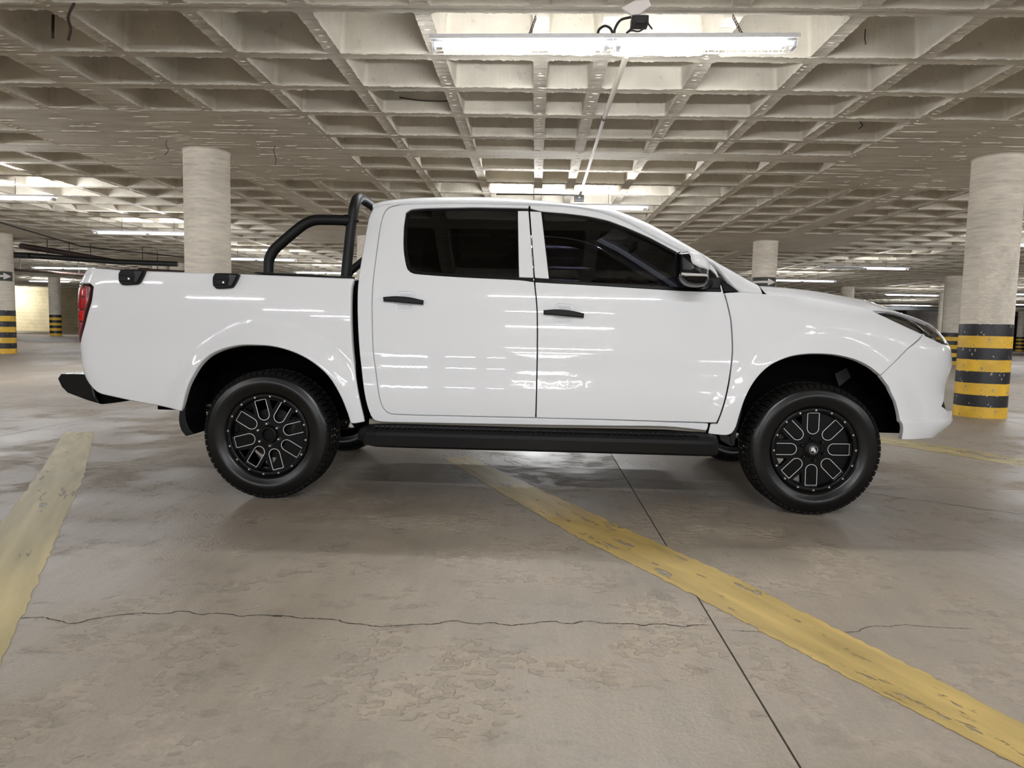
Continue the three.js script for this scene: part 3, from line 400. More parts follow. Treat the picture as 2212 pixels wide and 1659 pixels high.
function door(name, outline, bowl, hx, hy, trimPoly, glassPoly, glassMat, stripPoly, handleLabel) {
  const skinG = panel(outline, { smooth: true, round: 0.0035, inset: DOOR_GAP / 2, depth: 0.022, holes: [smoothLoop(bowl, 2)] });
  for (const side of [1, -1]) {
    const f = side > 0 ? (q) => q : mirrorZ;
    const d = part(name, f(skinG), M.paint, truck);
    part('window_trim', f(panel(trimPoly, { off: -0.005, inset: 0.001, round: 0.003, depth: 0.02, holes: [glassPoly] })), M.trim, d);
    part('window_glass', f(panel(glassPoly, { off: -0.009, inset: -0.004, round: 0.001, depth: 0.003, L: 0.06 })), glassMat, d, 'dark tinted window glass');
    part('frame_lining', f(panel(name === 'rear_door' ? [[-0.057, 1.76], [-0.483, 1.762], [-0.835, 1.748], [-0.905, 1.70], [-0.925, 1.6], [-0.935, 1.45], [-0.94, 1.28], [-0.015, 1.28]] : [[-0.05, 1.762], [-0.01, 1.28], [1.045, 1.262], [1.03, 1.36], [0.975, 1.425], [0.824, 1.495], [0.652, 1.587], [0.508, 1.665], [0.311, 1.73], [0.161, 1.75]], { off: -0.034, round: 0.002, depth: 0.006, holes: [glassPoly], L: 0.08 })), M.seal, d);
    part('pillar_panel', f(panel(stripPoly, { off: 0.001, round: 0.002, depth: 0.006 })), M.paint, d);
    part('handle_recess', f(panel(smoothLoop(bowl, 2), { inset: -0.006, off: (u, v) => -0.0025 - 0.014 * sst(0.0, 0.04, segDist(u, v, bowl)), round: 0.0015, depth: 0.004, L: 0.010 })), M.paint, d);
    const h = new THREE.ExtrudeGeometry(shapeOf(smoothLoop(HANDLE(0, 0), 0.9)), { depth: 0.012, bevelEnabled: true, bevelSize: 0.007, bevelThickness: 0.012, bevelOffset: -0.007, bevelSegments: 4 }).translate(hx, hy, halfWidth(hx, hy, false) + 0.008);
    part('door_handle', f(h), M.plastic, d, handleLabel);
  }
}
// the recesses are cut into the door skins as holes before the panels are built
door('rear_door', [...OUT_R, ...OPEN_R], BOWL_R, -0.766, 1.181, [...OPEN_R, [-0.05, 1.746]].slice(0, -1), [[-0.70, 1.358], [-0.735, 1.378], [-0.755, 1.44], [-0.768, 1.514], [-0.773, 1.612], [-0.768, 1.69], [-0.745, 1.712], [-0.67, 1.722], [-0.38, 1.732], [-0.132, 1.731], [-0.11, 1.338], [-0.458, 1.343]], M.glassRear, [[-0.123, 1.729], [-0.059, 1.73], [-0.0195, 1.327], [-0.103, 1.328]], 'black pull handle');
const OPEN_F = [[1.058, 1.268], [0.836, 1.269], [0.361, 1.289], [0.074, 1.299], [-0.011, 1.303]];
const OPEN_F2 = [[-0.05, 1.746], [0.016, 1.731], [0.161, 1.721], [0.29, 1.706], [0.409, 1.681], [0.517, 1.641], [0.652, 1.582], [0.815, 1.494], [0.973, 1.416], [1.03, 1.365], [1.0575, 1.27]];
const OUT_F = [[-0.053, 1.767], [0.161, 1.759], [0.311, 1.74], [0.409, 1.716], [0.508, 1.676], [0.652, 1.597], [0.824, 1.505], [0.987, 1.438], [1.022, 1.405], [1.04, 1.365], [1.066, 1.268], [1.089, 1.192], [1.11, 1.098], [1.121, 0.965], [1.118, 0.869], [1.108, 0.774], [1.085, 0.662], [1.06, 0.565], [1.045, 0.521], [1.01, 0.519], [0.763, 0.519], [0.381, 0.521], [0.016, 0.52], [0.016, 0.705], [0.015, 0.896], [0.008, 1.138]];
{ const white = [...OUT_F, [-0.011, 1.303], [0.074, 1.299], [0.361, 1.289], [0.836, 1.269], [1.0515, 1.268], [1.0535, 1.274], [1.026, 1.365], [0.97, 1.413], [0.815, 1.491], [0.652, 1.579], [0.517, 1.638], [0.409, 1.678], [0.29, 1.703], [0.161, 1.718], [0.016, 1.729], [-0.05, 1.746]];
  door('front_door', white, BOWL_F, 0.158, 1.125, [...OPEN_F.slice().reverse(), ...OPEN_F2.slice().reverse()], [[0.022, 1.716], [0.161, 1.706], [0.29, 1.691], [0.409, 1.665], [0.517, 1.625], [0.652, 1.564], [0.815, 1.476], [0.93, 1.414], [0.905, 1.292], [0.836, 1.293], [0.361, 1.31], [0.08, 1.322]], M.glassFront, [[-0.0505, 1.728], [0.016, 1.725], [0.07, 1.323], [-0.011, 1.327]], 'black pull handle'); }
both('quarter_sail', panel([[1.047, 1.352], [1.072, 1.270], [1.157, 1.270]], { off: -0.003, round: 0.002, depth: 0.02 }), M.trim);
both('rocker_panel', panel([[-0.966, 0.437], [-0.851, 0.446], [-0.005, 0.455], [0.396, 0.46], [0.765, 0.463], [0.995, 0.452], [0.995, 0.482], [0.765, 0.49], [0.396, 0.486], [-0.005, 0.481], [-0.851, 0.475], [-0.966, 0.48]], { off: -0.022, round: 0.004, depth: 0.03 }), M.dirt);
both('door_lining', panel([[-0.96, 0.47], [1.06, 0.46], [1.10, 0.8], [1.09, 1.1], [1.05, 1.262], [0.6, 1.276], [0, 1.296], [-0.9, 1.325], [-1.0, 1.325], [-1.0, 0.8]], { off: -0.05, round: 0.004, depth: 0.01, L: 0.12 }), M.seal);

// fenders, headlights, bumper, grille
const HL_LOW = [[2.42, 0.985], [2.297, 0.999], [2.266, 1.014], [2.191, 1.051], [2.1, 1.104], [2.022, 1.149], [1.984, 1.169], [1.967, 1.184]], HL_UP = [[1.967, 1.184], [2.067, 1.187], [2.148, 1.179], [2.214, 1.162], [2.286, 1.14], [2.362, 1.119], [2.42, 1.100], [2.52, 1.075], [2.72, 1.045]];
const SHUT = [[1.312, 1.2605], [1.569, 1.243], [1.826, 1.205], [1.967, 1.184]], FBL = [[1.942, 0.814], [2.015, 0.888], [2.088, 0.971], [2.199, 1.05]];
both('front_fender', panel([[1.164, 1.268], [1.072, 1.263], [1.093, 1.192], [1.114, 1.098], [1.125, 0.965], [1.122, 0.869], [1.112, 0.774], [1.089, 0.662], [1.064, 0.565], [1.049, 0.516], [1.012, 0.514], [1.002, 0.455], [1.016, 0.453], ...ARCH_F, ...FBL.slice(1), ...HL_LOW.slice(4), ...SHUT.slice(0, 3).reverse()], { smooth: true, round: 0.004, inset: 0.001, depth: 0.03 }), M.paint);
const bumperPoly = [[2.097, 0.453], [2.041, 0.565], [2.022, 0.67], [1.993, 0.753], ...FBL, ...HL_LOW.slice(0, 4).reverse(), [2.56, 0.985], [2.72, 0.985], [2.73, 0.8], [3.0195, 0.78], [3.0195, 0.44], [2.6, 0.44], [2.42, 0.44], [2.354, 0.445], [2.26, 0.452]];
{ const intake = [[2.40, 0.757], [2.345, 0.71], [2.285, 0.64], [2.325, 0.612], [2.42, 0.605], [2.88, 0.605], [2.9, 0.70], [2.56, 0.752]], g = panel(bumperPoly, { holes: [intake], round: 0.003, inset: 0.001, depth: 0.03, L: 0.02 });
  const b = part('front_bumper', [g, mirrorZ(g)], M.paint, truck);
  const k = panel(offsetLoop(intake, 0.012), { off: -0.03, round: 0.002, depth: 0.01 }); part('air_intake', [k, mirrorZ(k)], M.lampBlack, b);
}
{ const gr = [[2.725, 0.985], [2.735, 0.8], [3.0195, 0.782], [3.0195, 1.02], [2.725, 1.04]], g = panel(gr, { off: -0.02, round: 0.003, depth: 0.01 }); const G = part('grille', [g, mirrorZ(g)], M.lampBlack, truck);
  for (let k = 0; k < 4; k++) { const pts = []; for (let i = 0; i <= 24; i++) { const t = (i / 24) * 2 - 1, p = skin(3.0195 - Math.abs(t) * 0.28, 0.83 + k * 0.055, false); pts.push([p[0] - 0.005, p[1], p[2] * Math.sign(t || 1)]); } part('grille_bar', tube(pts, 0.008, 48, 6), M.chrome, G); } }
{ const hl = [...HL_UP, [2.72, 0.99], [2.56, 0.988], ...HL_LOW.slice(0, -1)];
  const shell = panel(hl, { off: -0.045, inset: 0.002, round: 0.003, depth: 0.01, L: 0.05 }), lens = panel(hl, { inset: 0.003, round: 0.006, depth: 0.02, L: 0.03, smooth: true });
  for (const side of [1, -1]) { const f = side > 0 ? (q) => q : mirrorZ; const h = part('headlight', f(lens), M.lens, truck, 'clear headlight with black bezel'); part('bezel', f(shell), M.lampBlack, h);
    part('reflector', f(panel([[2.03, 1.165], [2.10, 1.170], [2.18, 1.148], [2.235, 1.10], [2.225, 1.065], [2.13, 1.11]], { off: -0.025, round: 0.006, depth: 0.02, L: 0.02 })), M.reflector, h);
    part('reflector_edge', f(merge([tube([[2.02, 1.163], [2.10, 1.167], [2.17, 1.145], [2.215, 1.105], [2.232, 1.068]].map(([u, v]) => { const p = skin(u, v, false); return [p[0], p[1], p[2] - 0.012]; }), 0.0035, 30, 6)])), M.chrome, h);
    part('turn_lamp', f(panel([[2.258, 1.10], [2.29, 1.085], [2.30, 1.045], [2.268, 1.05]], { off: -0.014, round: 0.004, depth: 0.02 })), M.reflector, h);
    part('daytime_strip', f(tube([[2.33, 1.105], [2.37, 1.07], [2.40, 1.03], [2.405, 1.0]].map(([u, v]) => { const p = skin(u, v, false); return [p[0] - 0.008, p[1], p[2] - 0.012]; }), 0.005, 24, 6)), M.chrome, h); } }

// hood: rows from edge to edge
const YC = [[1.29, 1.335], [1.5, 1.333], [1.75, 1.312], [2.0, 1.272], [2.15, 1.237], [2.25, 1.203], [2.35, 1.158], [2.45, 1.105], [2.56, 1.05]];
function grid(rows) { const n = rows[0].length, pos = [], idx = []; rows.forEach((r, i) => r.forEach((p, k) => { pos.push(...p); if (i && k) { const a = i * n + k; idx.push(a - n - 1, a - n, a - 1, a - 1, a - n, a); } })); const g = new THREE.BufferGeometry(); g.setAttribute('position', new THREE.Float32BufferAttribute(pos, 3)); g.setIndex(idx); g.computeVertexNormals(); return g; }
{ const edge = []; const line = [...SHUT.slice(0, 3), ...HL_UP]; for (let i = 0; i + 1 < line.length; i++) for (let k = 0; k < 8; k++) edge.push([lerp(line[i][0], line[i + 1][0], k / 8), lerp(line[i][1], line[i + 1][1], k / 8)]); for (let k = 0; k <= 10; k++) edge.push([lerp(2.72, 3.0195, k / 10), 1.045 - 0.005 * (k / 10)]);
  const rows = [], E = edge.map(([u, v]) => skin(u, v, false));
  E.forEach(([x, y, z]) => { z = Math.max(z - 0.003, 0.001); const f = 1 - 0.93 * sst(2.02, 2.30, x), yc = y + Math.max(hermite(YC, x) - y, 0.002) * f, row = []; for (let k = -20; k <= 20; k++) { const q = Math.sin((k / 20) * Math.PI / 2), b = 1 - Math.abs(q) ** 3.2; row.push([x, y + (yc - y) * b + 0.006 * f * (sst(0.45, 0.52, Math.abs(q)) - sst(0.66, 0.80, Math.abs(q))), z * q]); } const dip = (s) => [x - 0.004, y - 0.02, s * (z - 0.004)]; rows.push([dip(-1), ...row, dip(1)]); });
  part('hood', grid(rows), M.paint, truck);
  { const p = skin(1.298, 1.262, false); both('cowl_seal', rod([p[0] + 0.002, p[1] - 0.006, p[2] - 0.012], [1.277, 1.308, p[2] - 0.074], 0.011, 10), M.seal); }
  part('cowl', box(0.26, 0.02, 1.5, 1.27, 1.245, 0), M.seal, truck);
  part('front_valance', box(0.30, 0.22, 1.25, 2.08, 0.56, 0), M.seal, truck);
  part('engine_bay', box(0.95, 0.6, 1.02, 1.72, 0.83, 0), M.chassis, truck); }

// roof, pillars, windscreen
const ST = [[-0.992, 1.736, -1.002, 1.778], [-0.93, 1.753, -0.93, 1.797], [-0.84, 1.762, -0.8, 1.812], [-0.683, 1.771, -0.65, 1.822], [-0.483, 1.776, -0.47, 1.827], [-0.281, 1.777, -0.28, 1.828], [-0.057, 1.776, -0.05, 1.818], [0.161, 1.767, 0.165, 1.799], [0.309, 1.749, 0.32, 1.784], [0.41, 1.726, 0.43, 1.769], [0.508, 1.686, 0.524, 1.730], [0.653, 1.607, 0.668, 1.666], [0.825, 1.515, 0.838, 1.569], [0.987, 1.448, 0.998, 1.477], [1.045, 1.4, 1.062, 1.437], [1.095, 1.335, 1.123, 1.399], [1.166, 1.276, 1.195, 1.356], [1.286, 1.263, 1.265, 1.320]];
{ const S2 = [], NS = 6; for (let i = 0; i < (ST.length - 1) * NS + 1; i++) { const t = i / NS; S2.push([0, 1, 2, 3].map((c) => hermite(ST.map((s, k) => [k, s[c]]), t)).concat([t])); }
  const pts = S2.map(([gx, gy, cx, cy, t]) => { const wg = halfWidth(gx, gy, false) - 0.001, inset = t < 8 ? 0.10 : t < 10 ? lerp(0.10, 0.066, (t - 8) / 2) : 0.066, wc = wg - inset; return { t, G: [gx, gy, wg], C: [cx, cy, wc] }; });
  const band = (p, sgn) => { const dw = p.G[2] - p.C[2], dy = p.C[1] - p.G[1], k = 0.357, m = 0.17, tt = Math.max(0.004, (dy - m * dw) / (1 - k * m)), K = [(p.G[0] + p.C[0]) / 2, p.G[1] + tt, p.G[2] - k * tt], out = []; for (let i = 0; i <= 8; i++) { const s = i / 8, a = (1 - s) * (1 - s), b = 2 * s * (1 - s), c = s * s; out.push([a * p.G[0] + b * K[0] + c * p.C[0], a * p.G[1] + b * K[1] + c * p.C[1], sgn * (a * p.G[2] + b * K[2] + c * p.C[2])]); } return out; };
  const under = (p, s) => [p.G[0], p.G[1] - 0.012, s * (p.G[2] - 0.02)];
  const bulge = (t) => (t < 6 ? 0 : t < 9 ? 0.10 * sst(6, 9, t) : lerp(0.10, 0.14, (t - 9) / 8));
  const rowsRoof = pts.filter((p) => p.t <= 9).map((p) => { const L = band(p, -1), R = band(p, 1).reverse(), top = []; for (let k = -11; k <= 11; k++) { const q = k / 12, e = 1 - q * q; top.push([p.C[0] + bulge(p.t) * e, p.C[1] + 0.046 * e * sst(-0.5, 1.5, p.t), p.C[2] * q]); } return [under(p, -1), ...L, ...top, ...R, under(p, 1)].reverse(); });
  part('roof', grid(rowsRoof), M.paint, truck);
  const rowsP = pts.filter((p) => p.t >= 9).map((p) => [under(p, 1), ...band(p, 1), [p.C[0] + 0.004, p.C[1] - 0.002, p.C[2] - 0.02], [p.C[0] - 0.02, p.C[1] - 0.03, p.C[2] - 0.025]]);
  both('windscreen_pillar', grid(rowsP), M.paint);
  const ws = pts.filter((p) => p.t >= 9).map((p) => { const row = []; for (let k = 14; k >= -14; k--) { const q = k / 14, e = 1 - q * q; row.push([p.C[0] + bulge(p.t) * e - 0.003, p.C[1] + 0.046 * e * (1 - (p.t - 9) / 10) - 0.006, (p.C[2] - 0.014) * q]); } return row; });
  part('windscreen', grid(ws), M.glassClear, truck);
  part('headliner', grid(pts.filter((p) => p.t <= 9).map((p) => { const row = []; for (let k = -8; k <= 8; k++) { const q = k / 8, e = 1 - q * q; row.push([p.C[0] + bulge(p.t) * e, p.G[1] - 0.01 + 0.03 * e, (p.G[2] - 0.03) * q]); } return row; })), M.dash, truck);
  // back wall of the cab
  const CR = [[0.472, -0.90], [0.535, -0.955], [0.632, -0.978], [0.825, -1.004], [1.019, -1.024], [1.164, -1.031], [1.261, -1.032], [1.378, -1.026], [1.532, -1.016], [1.666, -1.004], [1.737, -0.992], [1.80, -0.99]];
  const rb = []; for (let i = 0; i <= 24; i++) { const y = lerp(0.475, 1.738, i / 24), row = []; for (let k = -8; k <= 8; k++) row.push([hermite(CR, y), y, (k / 8) * (halfWidth(-1, y, false) - 0.004)]); rb.push(row); }
  const p0 = pts[0]; for (const f of [0.25, 0.6, 1]) { const row = []; for (let k = -8; k <= 8; k++) { const q = k / 8, e = 1 - q * q; row.push([-0.995, lerp(1.738, p0.C[1] - 0.001 + 0.046 * e * sst(-0.5, 1.5, 0), f), q * lerp(p0.G[2], p0.C[2], f * f)]); } rb.push(row); }
  part('cab_back', grid(rb), M.paint, truck);
  part('back_window', rbox(0.012, 0.34, 1.18, -1.022, 1.52, 0, 0.005), M.glossBlack, truck); }

// mirrors
{ const O = [[0.757, 1.459], [0.761, 1.352], [0.767, 1.329], [0.809, 1.289], [0.886, 1.279], [0.93, 1.301], [0.927, 1.382], [0.916, 1.418], [0.879, 1.448], [0.815, 1.468]], CAP = [[0.802, 1.467], [0.80, 1.433], [0.814, 1.393], [0.864, 1.367], [0.923, 1.359], [0.928, 1.38], [0.916, 1.420], [0.879, 1.450], [0.84, 1.463]];
  const blob = (loop, cx, cy, secs) => grid(secs.map(([z, s, dx, dy]) => { const l = densify(smoothLoop(loop, 1.2), 0.02); l.push(l[0]); return l.map(([x, y]) => [cx + (x - cx) * s + dx, cy + (y - cy) * s + dy, z]); }));
  const body = blob(O, 0.845, 1.375, [[0.90, 0.02, 0.03, 0], [0.90, 0.55, 0.03, 0], [0.915, 0.78, 0.02, 0], [0.945, 0.93, 0.01, 0], [0.985, 0.99, 0, 0], [1.03, 1, 0, 0], [1.07, 0.96, -0.004, 0], [1.10, 0.85, -0.008, 0], [1.118, 0.66, -0.01, 0], [1.124, 0.02, -0.012, 0]]);
  const cap = blob(CAP, 0.868, 1.412, [[0.985, 0.6, 0, 0], [0.99, 0.96, 0.004, 0.003], [1.03, 1.0, 0.004, 0.004], [1.07, 0.97, 0.002, 0.003], [1.103, 0.88, -0.002, 0], [1.122, 0.72, -0.004, -0.002], [1.130, 0.4, -0.006, -0.004], [1.131, 0.02, -0.006, -0.004]]);
  for (const s of [1, -1]) { const f = s > 0 ? (q) => q : mirrorZ; const m = part('side_mirror', f(body), M.glossBlack, truck, 'black mirror housing with white cap'); part('mirror_cap', f(cap), M.paint, m, 'white cap'); part('turn_strip', f(extr([[0.765, 1.351], [0.905, 1.347], [0.913, 1.334], [0.905, 1.329], [0.79, 1.329], [0.765, 1.336]], 0.03, 0.004).translate(0, 0, 1.092)), M.reflector, m, 'clear turn signal strip'); part('mirror_arm', f(merge([rod([0.90, 1.30, 0.96], [0.985, 1.315, 0.82], 0.03, 14), rbox(0.13, 0.07, 0.03, 0.99, 1.315, 0.825, 0.012)])), M.plastic, m); part('mirror_glass', f(rbox(0.006, 0.13, 0.15, 0.768, 1.40, 1.01, 0.002)), M.chrome, m); } }

// latch covers on the bed rail
for (const [dx, dy] of [[0, 0], [0.553, -0.010]]) { const o = [[-2.419, 1.300], [-2.406, 1.321], [-2.36, 1.3235], [-2.282, 1.322], [-2.2645, 1.317], [-2.274, 1.291], [-2.302, 1.244], [-2.334, 1.237], [-2.4, 1.234], [-2.418, 1.251]].map((p) => [p[0] + dx, p[1] + dy]), z = halfWidth(-2.35 + dx, 1.28, true) - 0.006;
  for (const s of [1, -1]) { const f = s > 0 ? (q) => q : mirrorZ; const m = part('latch_cover', f(extr(smoothLoop(o, 1.0), 0.030, 0.006, [], 3).translate(0, 0, z)), M.plastic, truck); part('latch_boss', f(extr(smoothLoop([[-2.405, 1.288], [-2.34, 1.288], [-2.335, 1.255], [-2.405, 1.255]].map((p) => [p[0] + dx, p[1] + dy]), 1), 0.010, 0.004).translate(0, 0, z + 0.026)), M.powder, m); part('latch_arm', f(extr([[-2.325, 1.318], [-2.268, 1.316], [-2.305, 1.246], [-2.33, 1.25], [-2.318, 1.28]].map((p) => [p[0] + dx, p[1] + dy]), 0.012, 0.004).translate(0, 0, z + 0.028)), M.glossBlack, m); part('bolt', f(merge([cyl(0.006, 0.006, 10, -2.352 + dx, 1.270 + dy, z + 0.038, 'z')])), M.bolt, m); } }

// roll bar
{ const hoop = [[-1.116, 1.305, 0.825], [-1.107, 1.40, 0.823], [-1.095, 1.527, 0.820], [-1.079, 1.656, 0.815], [-1.071, 1.725, 0.800], [-1.066, 1.772, 0.755], [-1.064, 1.788, 0.68], [-1.063, 1.792, 0.55], [-1.063, 1.793, 0]], full = [...hoop, ...hoop.slice(0, -1).reverse().map((p) => [p[0], p[1], -p[2]])];
  const R = part('roll_bar', tube(full, 0.030, 160, 18), M.powder, truck, 'black tubular roll bar');
  const leg = tube([[-1.574, 1.31, 0.82], [-1.573, 1.36, 0.82], [-1.568, 1.405, 0.82], [-1.54, 1.458, 0.82], [-1.49, 1.505, 0.82], [-1.445, 1.544, 0.82], [-1.40, 1.581, 0.82], [-1.355, 1.613, 0.82], [-1.30, 1.634, 0.82], [-1.22, 1.638, 0.82], [-1.085, 1.637, 0.818]], 0.0305, 90, 18);
  for (const s of [1, -1]) { const f = s > 0 ? (q) => q : mirrorZ; part('rear_brace', f(leg), M.powder, R); part('foot_flange', f(cyl(0.038, 0.012, 24, -1.574, 1.318, 0.82)), M.powder, R); part('foot_flange', f(cyl(0.036, 0.012, 24, -1.115, 1.307, 0.825)), M.powder, R); part('joint_sleeve', f(cyl(0.0335, 0.03, 24, -1.108, 1.637, 0.82, 'x')), M.powder, R); part('screw', f(cyl(0.007, 0.02, 8, -1.048, 1.632, 0.83, 'x')), M.plastic, R); } }

// rear bumper, mud flaps, step boards
{ const prof = [[-2.834, 0.676], [-2.814, 0.704], [-2.631, 0.706], [-2.627, 0.671], [-2.604, 0.577], [-2.575, 0.529], [-2.656, 0.55], [-2.777, 0.592], [-2.812, 0.627]]; const b = part('rear_bumper', extr(prof, 1.72, 0.010, [], 3).translate(0, 0, -0.86), M.glossBlack, truck); part('step_pad', box(0.15, 0.006, 1.3, -2.72, 0.708, 0), M.plastic, b); part('lower_valance', extr([[-2.60, 0.585], [-2.42, 0.551], [-2.51, 0.536], [-2.585, 0.526]], 1.66, 0.004).translate(0, 0, -0.83), M.chassis, b); part('tow_bracket', box(0.3, 0.1, 0.12, -2.55, 0.5, 0), M.chassis, b); }
both('mud_flap', extr(smoothLoop([[-2.043, 0.655], [-2.068, 0.58], [-2.083, 0.50], [-2.088, 0.45], [-2.075, 0.391], [-2.047, 0.357], [-1.993, 0.372], [-2.025, 0.40], [-2.047, 0.47], [-2.040, 0.56], [-2.022, 0.655]], 1), 0.26, 0.005).translate(0, 0, 0.63), M.plastic);
both('mud_flap', extr(smoothLoop([[1.190, 0.64], [1.170, 0.55], [1.150, 0.47], [1.139, 0.434], [1.150, 0.378], [1.170, 0.385], [1.176, 0.46], [1.198, 0.56], [1.205, 0.64]], 1), 0.24, 0.005).translate(0, 0, 0.62), M.plastic);
{ const prof = [[0.76, 0.470], [0.90, 0.458], [0.945, 0.445], [0.975, 0.425], [0.982, 0.40], [0.982, 0.355], [0.968, 0.337], [0.78, 0.337]];
  const mk = (list) => { const rows = []; for (const [x, k, d] of [[-1.012, 0.45, 0.03], [-1.004, 0.62, 0.02], [-0.96, 0.86, 0.006], [-0.90, 0.97, 0], [-0.80, 1, 0], [0.2, 1, 0], [0.97, 1, 0], [1.02, 0.97, -0.002], [1.045, 0.9, -0.006], [1.052, 0.6, -0.01]]) rows.push(list.map(([z, y]) => [x, 0.40 + (y - 0.40) * k + d * 0.2, 0.87 + (z - 0.87) * k])); const g = grid(rows.map((r) => [...r, r[0]])); return g.toNonIndexed(); };
  const g = mk(prof); g.computeVertexNormals(); const cap = (x, k) => extr(prof.map(([z, y]) => [0.87 + (z - 0.87) * k, 0.40 + (y - 0.40) * k]), 0.004, 0).rotateY(-Math.PI / 2).translate(x, 0, 0);
  for (const s of [1, -1]) { const f = s > 0 ? (q) => q : mirrorZ; const b = part('step_board', f(merge([g, cap(-1.012, 0.45), cap(1.05, 0.6)])), M.stepTop, truck); part('step_face', f(merge([box(1.99, 0.052, 0.006, 0.03, 0.376, 0.984), box(1.99, 0.004, 0.012, 0.03, 0.404, 0.981)])), M.glossBlack, b); const pads = []; for (let i = 0; i < 60; i++) pads.push(box(0.022, 0.004, 0.05, -0.9 + i * 0.031, 0.452, 0.925)); part('tread_pad', f(merge(pads)), M.plastic, b); for (const bx of [-0.7, 0.15, 0.85]) part('bracket', f(box(0.05, 0.05, 0.3, bx, 0.40, 0.66)), M.chassis, b); } }

// chassis and running gear
part('frame', [box(4.7, 0.13, 0.09, -0.1, 0.52, 0.42), box(4.7, 0.13, 0.09, -0.1, 0.52, -0.42), box(0.08, 0.1, 0.9, -2.3, 0.55, 0), box(0.08, 0.1, 0.9, -0.9, 0.5, 0), box(0.08, 0.1, 0.9, 0.6, 0.5, 0), box(0.1, 0.12, 0.9, 2.0, 0.55, 0), box(1.9, 0.02, 1.5, 0.05, 0.63, 0)], M.chassis, truck);
part('rear_axle', [cyl(0.05, 1.3, 16, -1.557, 0.377, 0, 'z'), new THREE.SphereGeometry(0.16, 20, 14).scale(1, 0.95, 0.9).translate(-1.557, 0.377, 0)], M.chassis, truck);
part('front_axle', [cyl(0.03, 1.3, 12, 1.608, 0.38, 0, 'z'), box(0.5, 0.1, 0.5, 1.608, 0.42, 0)], M.chassis, truck);
part('driveshaft', cyl(0.035, 2.2, 12, -0.45, 0.42, 0.02, 'x'), M.chassis, truck);
part('transmission', [rbox(0.9, 0.28, 0.36, 0.75, 0.46, 0, 0.06), rbox(0.7, 0.2, 0.4, -0.3, 0.46, -0.25, 0.05)], M.chassis, truck);
part('exhaust', [tube([[0.6, 0.36, 0.3], [-0.4, 0.38, 0.3], [-1.1, 0.42, 0.34], [-1.55, 0.56, 0.36], [-2.05, 0.50, 0.52], [-2.14, 0.49, 0.62]], 0.028, 60, 10), cyl(0.08, 0.5, 18, -0.1, 0.39, 0.3, 'x')], M.boltDark, truck);
for (const s of [1, -1]) for (const [cx, cy] of WHEELS) { const p = new THREE.CylinderGeometry(0.57, 0.57, 0.37, 48, 1, true).rotateX(Math.PI / 2), keep = [], q = p.toNonIndexed(), a = q.attributes.position; for (let i = 0; i < a.count; i += 3) if (Math.min(a.getY(i), a.getY(i + 1), a.getY(i + 2)) > 0.075) for (let k = 0; k < 3; k++) keep.push(a.getX(i + k) + cx, a.getY(i + k) + cy, a.getZ(i + k) + s * 0.69); const h = new THREE.BufferGeometry(); h.setAttribute('position', new THREE.Float32BufferAttribute(keep, 3)); h.computeVertexNormals(); const disc = new THREE.CircleGeometry(0.57, 40, 0.14, Math.PI - 0.28).translate(cx, cy, s * 0.505); const l = part('wheel_liner', h, M.seal, truck); part('inner_arch', disc, M.seal, l); }
part('liner_bracket', extr([[1.83, 0.80], [1.90, 0.84], [1.93, 0.78], [1.86, 0.72]], 0.012, 0.003).translate(0, 0, 0.58), M.pipeDark, truck);

// cabin
part('cabin_floor', box(2.1, 0.04, 1.55, 0.05, 0.66, 0), M.seat, truck);
for (const z of [0.38, -0.38]) { const st = part('front_seat', [rbox(0.5, 0.16, 0.5, 0.22, 0.86, z, 0.05, 3), new RoundedBoxGeometry(0.14, 0.62, 0.5, 3, 0.06).rotateZ(0.25).translate(-0.12, 1.16, z)], M.seat, truck); part('head_rest', rbox(0.10, 0.18, 0.26, -0.25, 1.56, z, 0.045, 3), M.seat, st); }
part('rear_seat', [rbox(0.48, 0.16, 1.3, -0.60, 0.88, 0, 0.05, 3), new RoundedBoxGeometry(0.14, 0.56, 1.3, 3, 0.06).rotateZ(0.2).translate(-0.86, 1.16, 0)], M.seat, truck);
part('dashboard', [extr([[0.78, 1.0], [0.74, 1.18], [0.80, 1.27], [0.92, 1.29], [1.12, 1.25], [1.16, 1.0]], 1.42, 0.02).translate(0, 0, -0.71)], M.dash, truck);
part('steering_wheel', [new THREE.TorusGeometry(0.18, 0.015, 10, 36).rotateY(Math.PI / 2).rotateZ(0.45).translate(0.64, 1.21, -0.38), rod([0.65, 1.2, -0.38], [0.8, 1.14, -0.38], 0.03)], M.dash, truck);
part('rear_view_mirror', rbox(0.03, 0.06, 0.24, 0.66, 1.61, 0, 0.012), M.dash, truck);

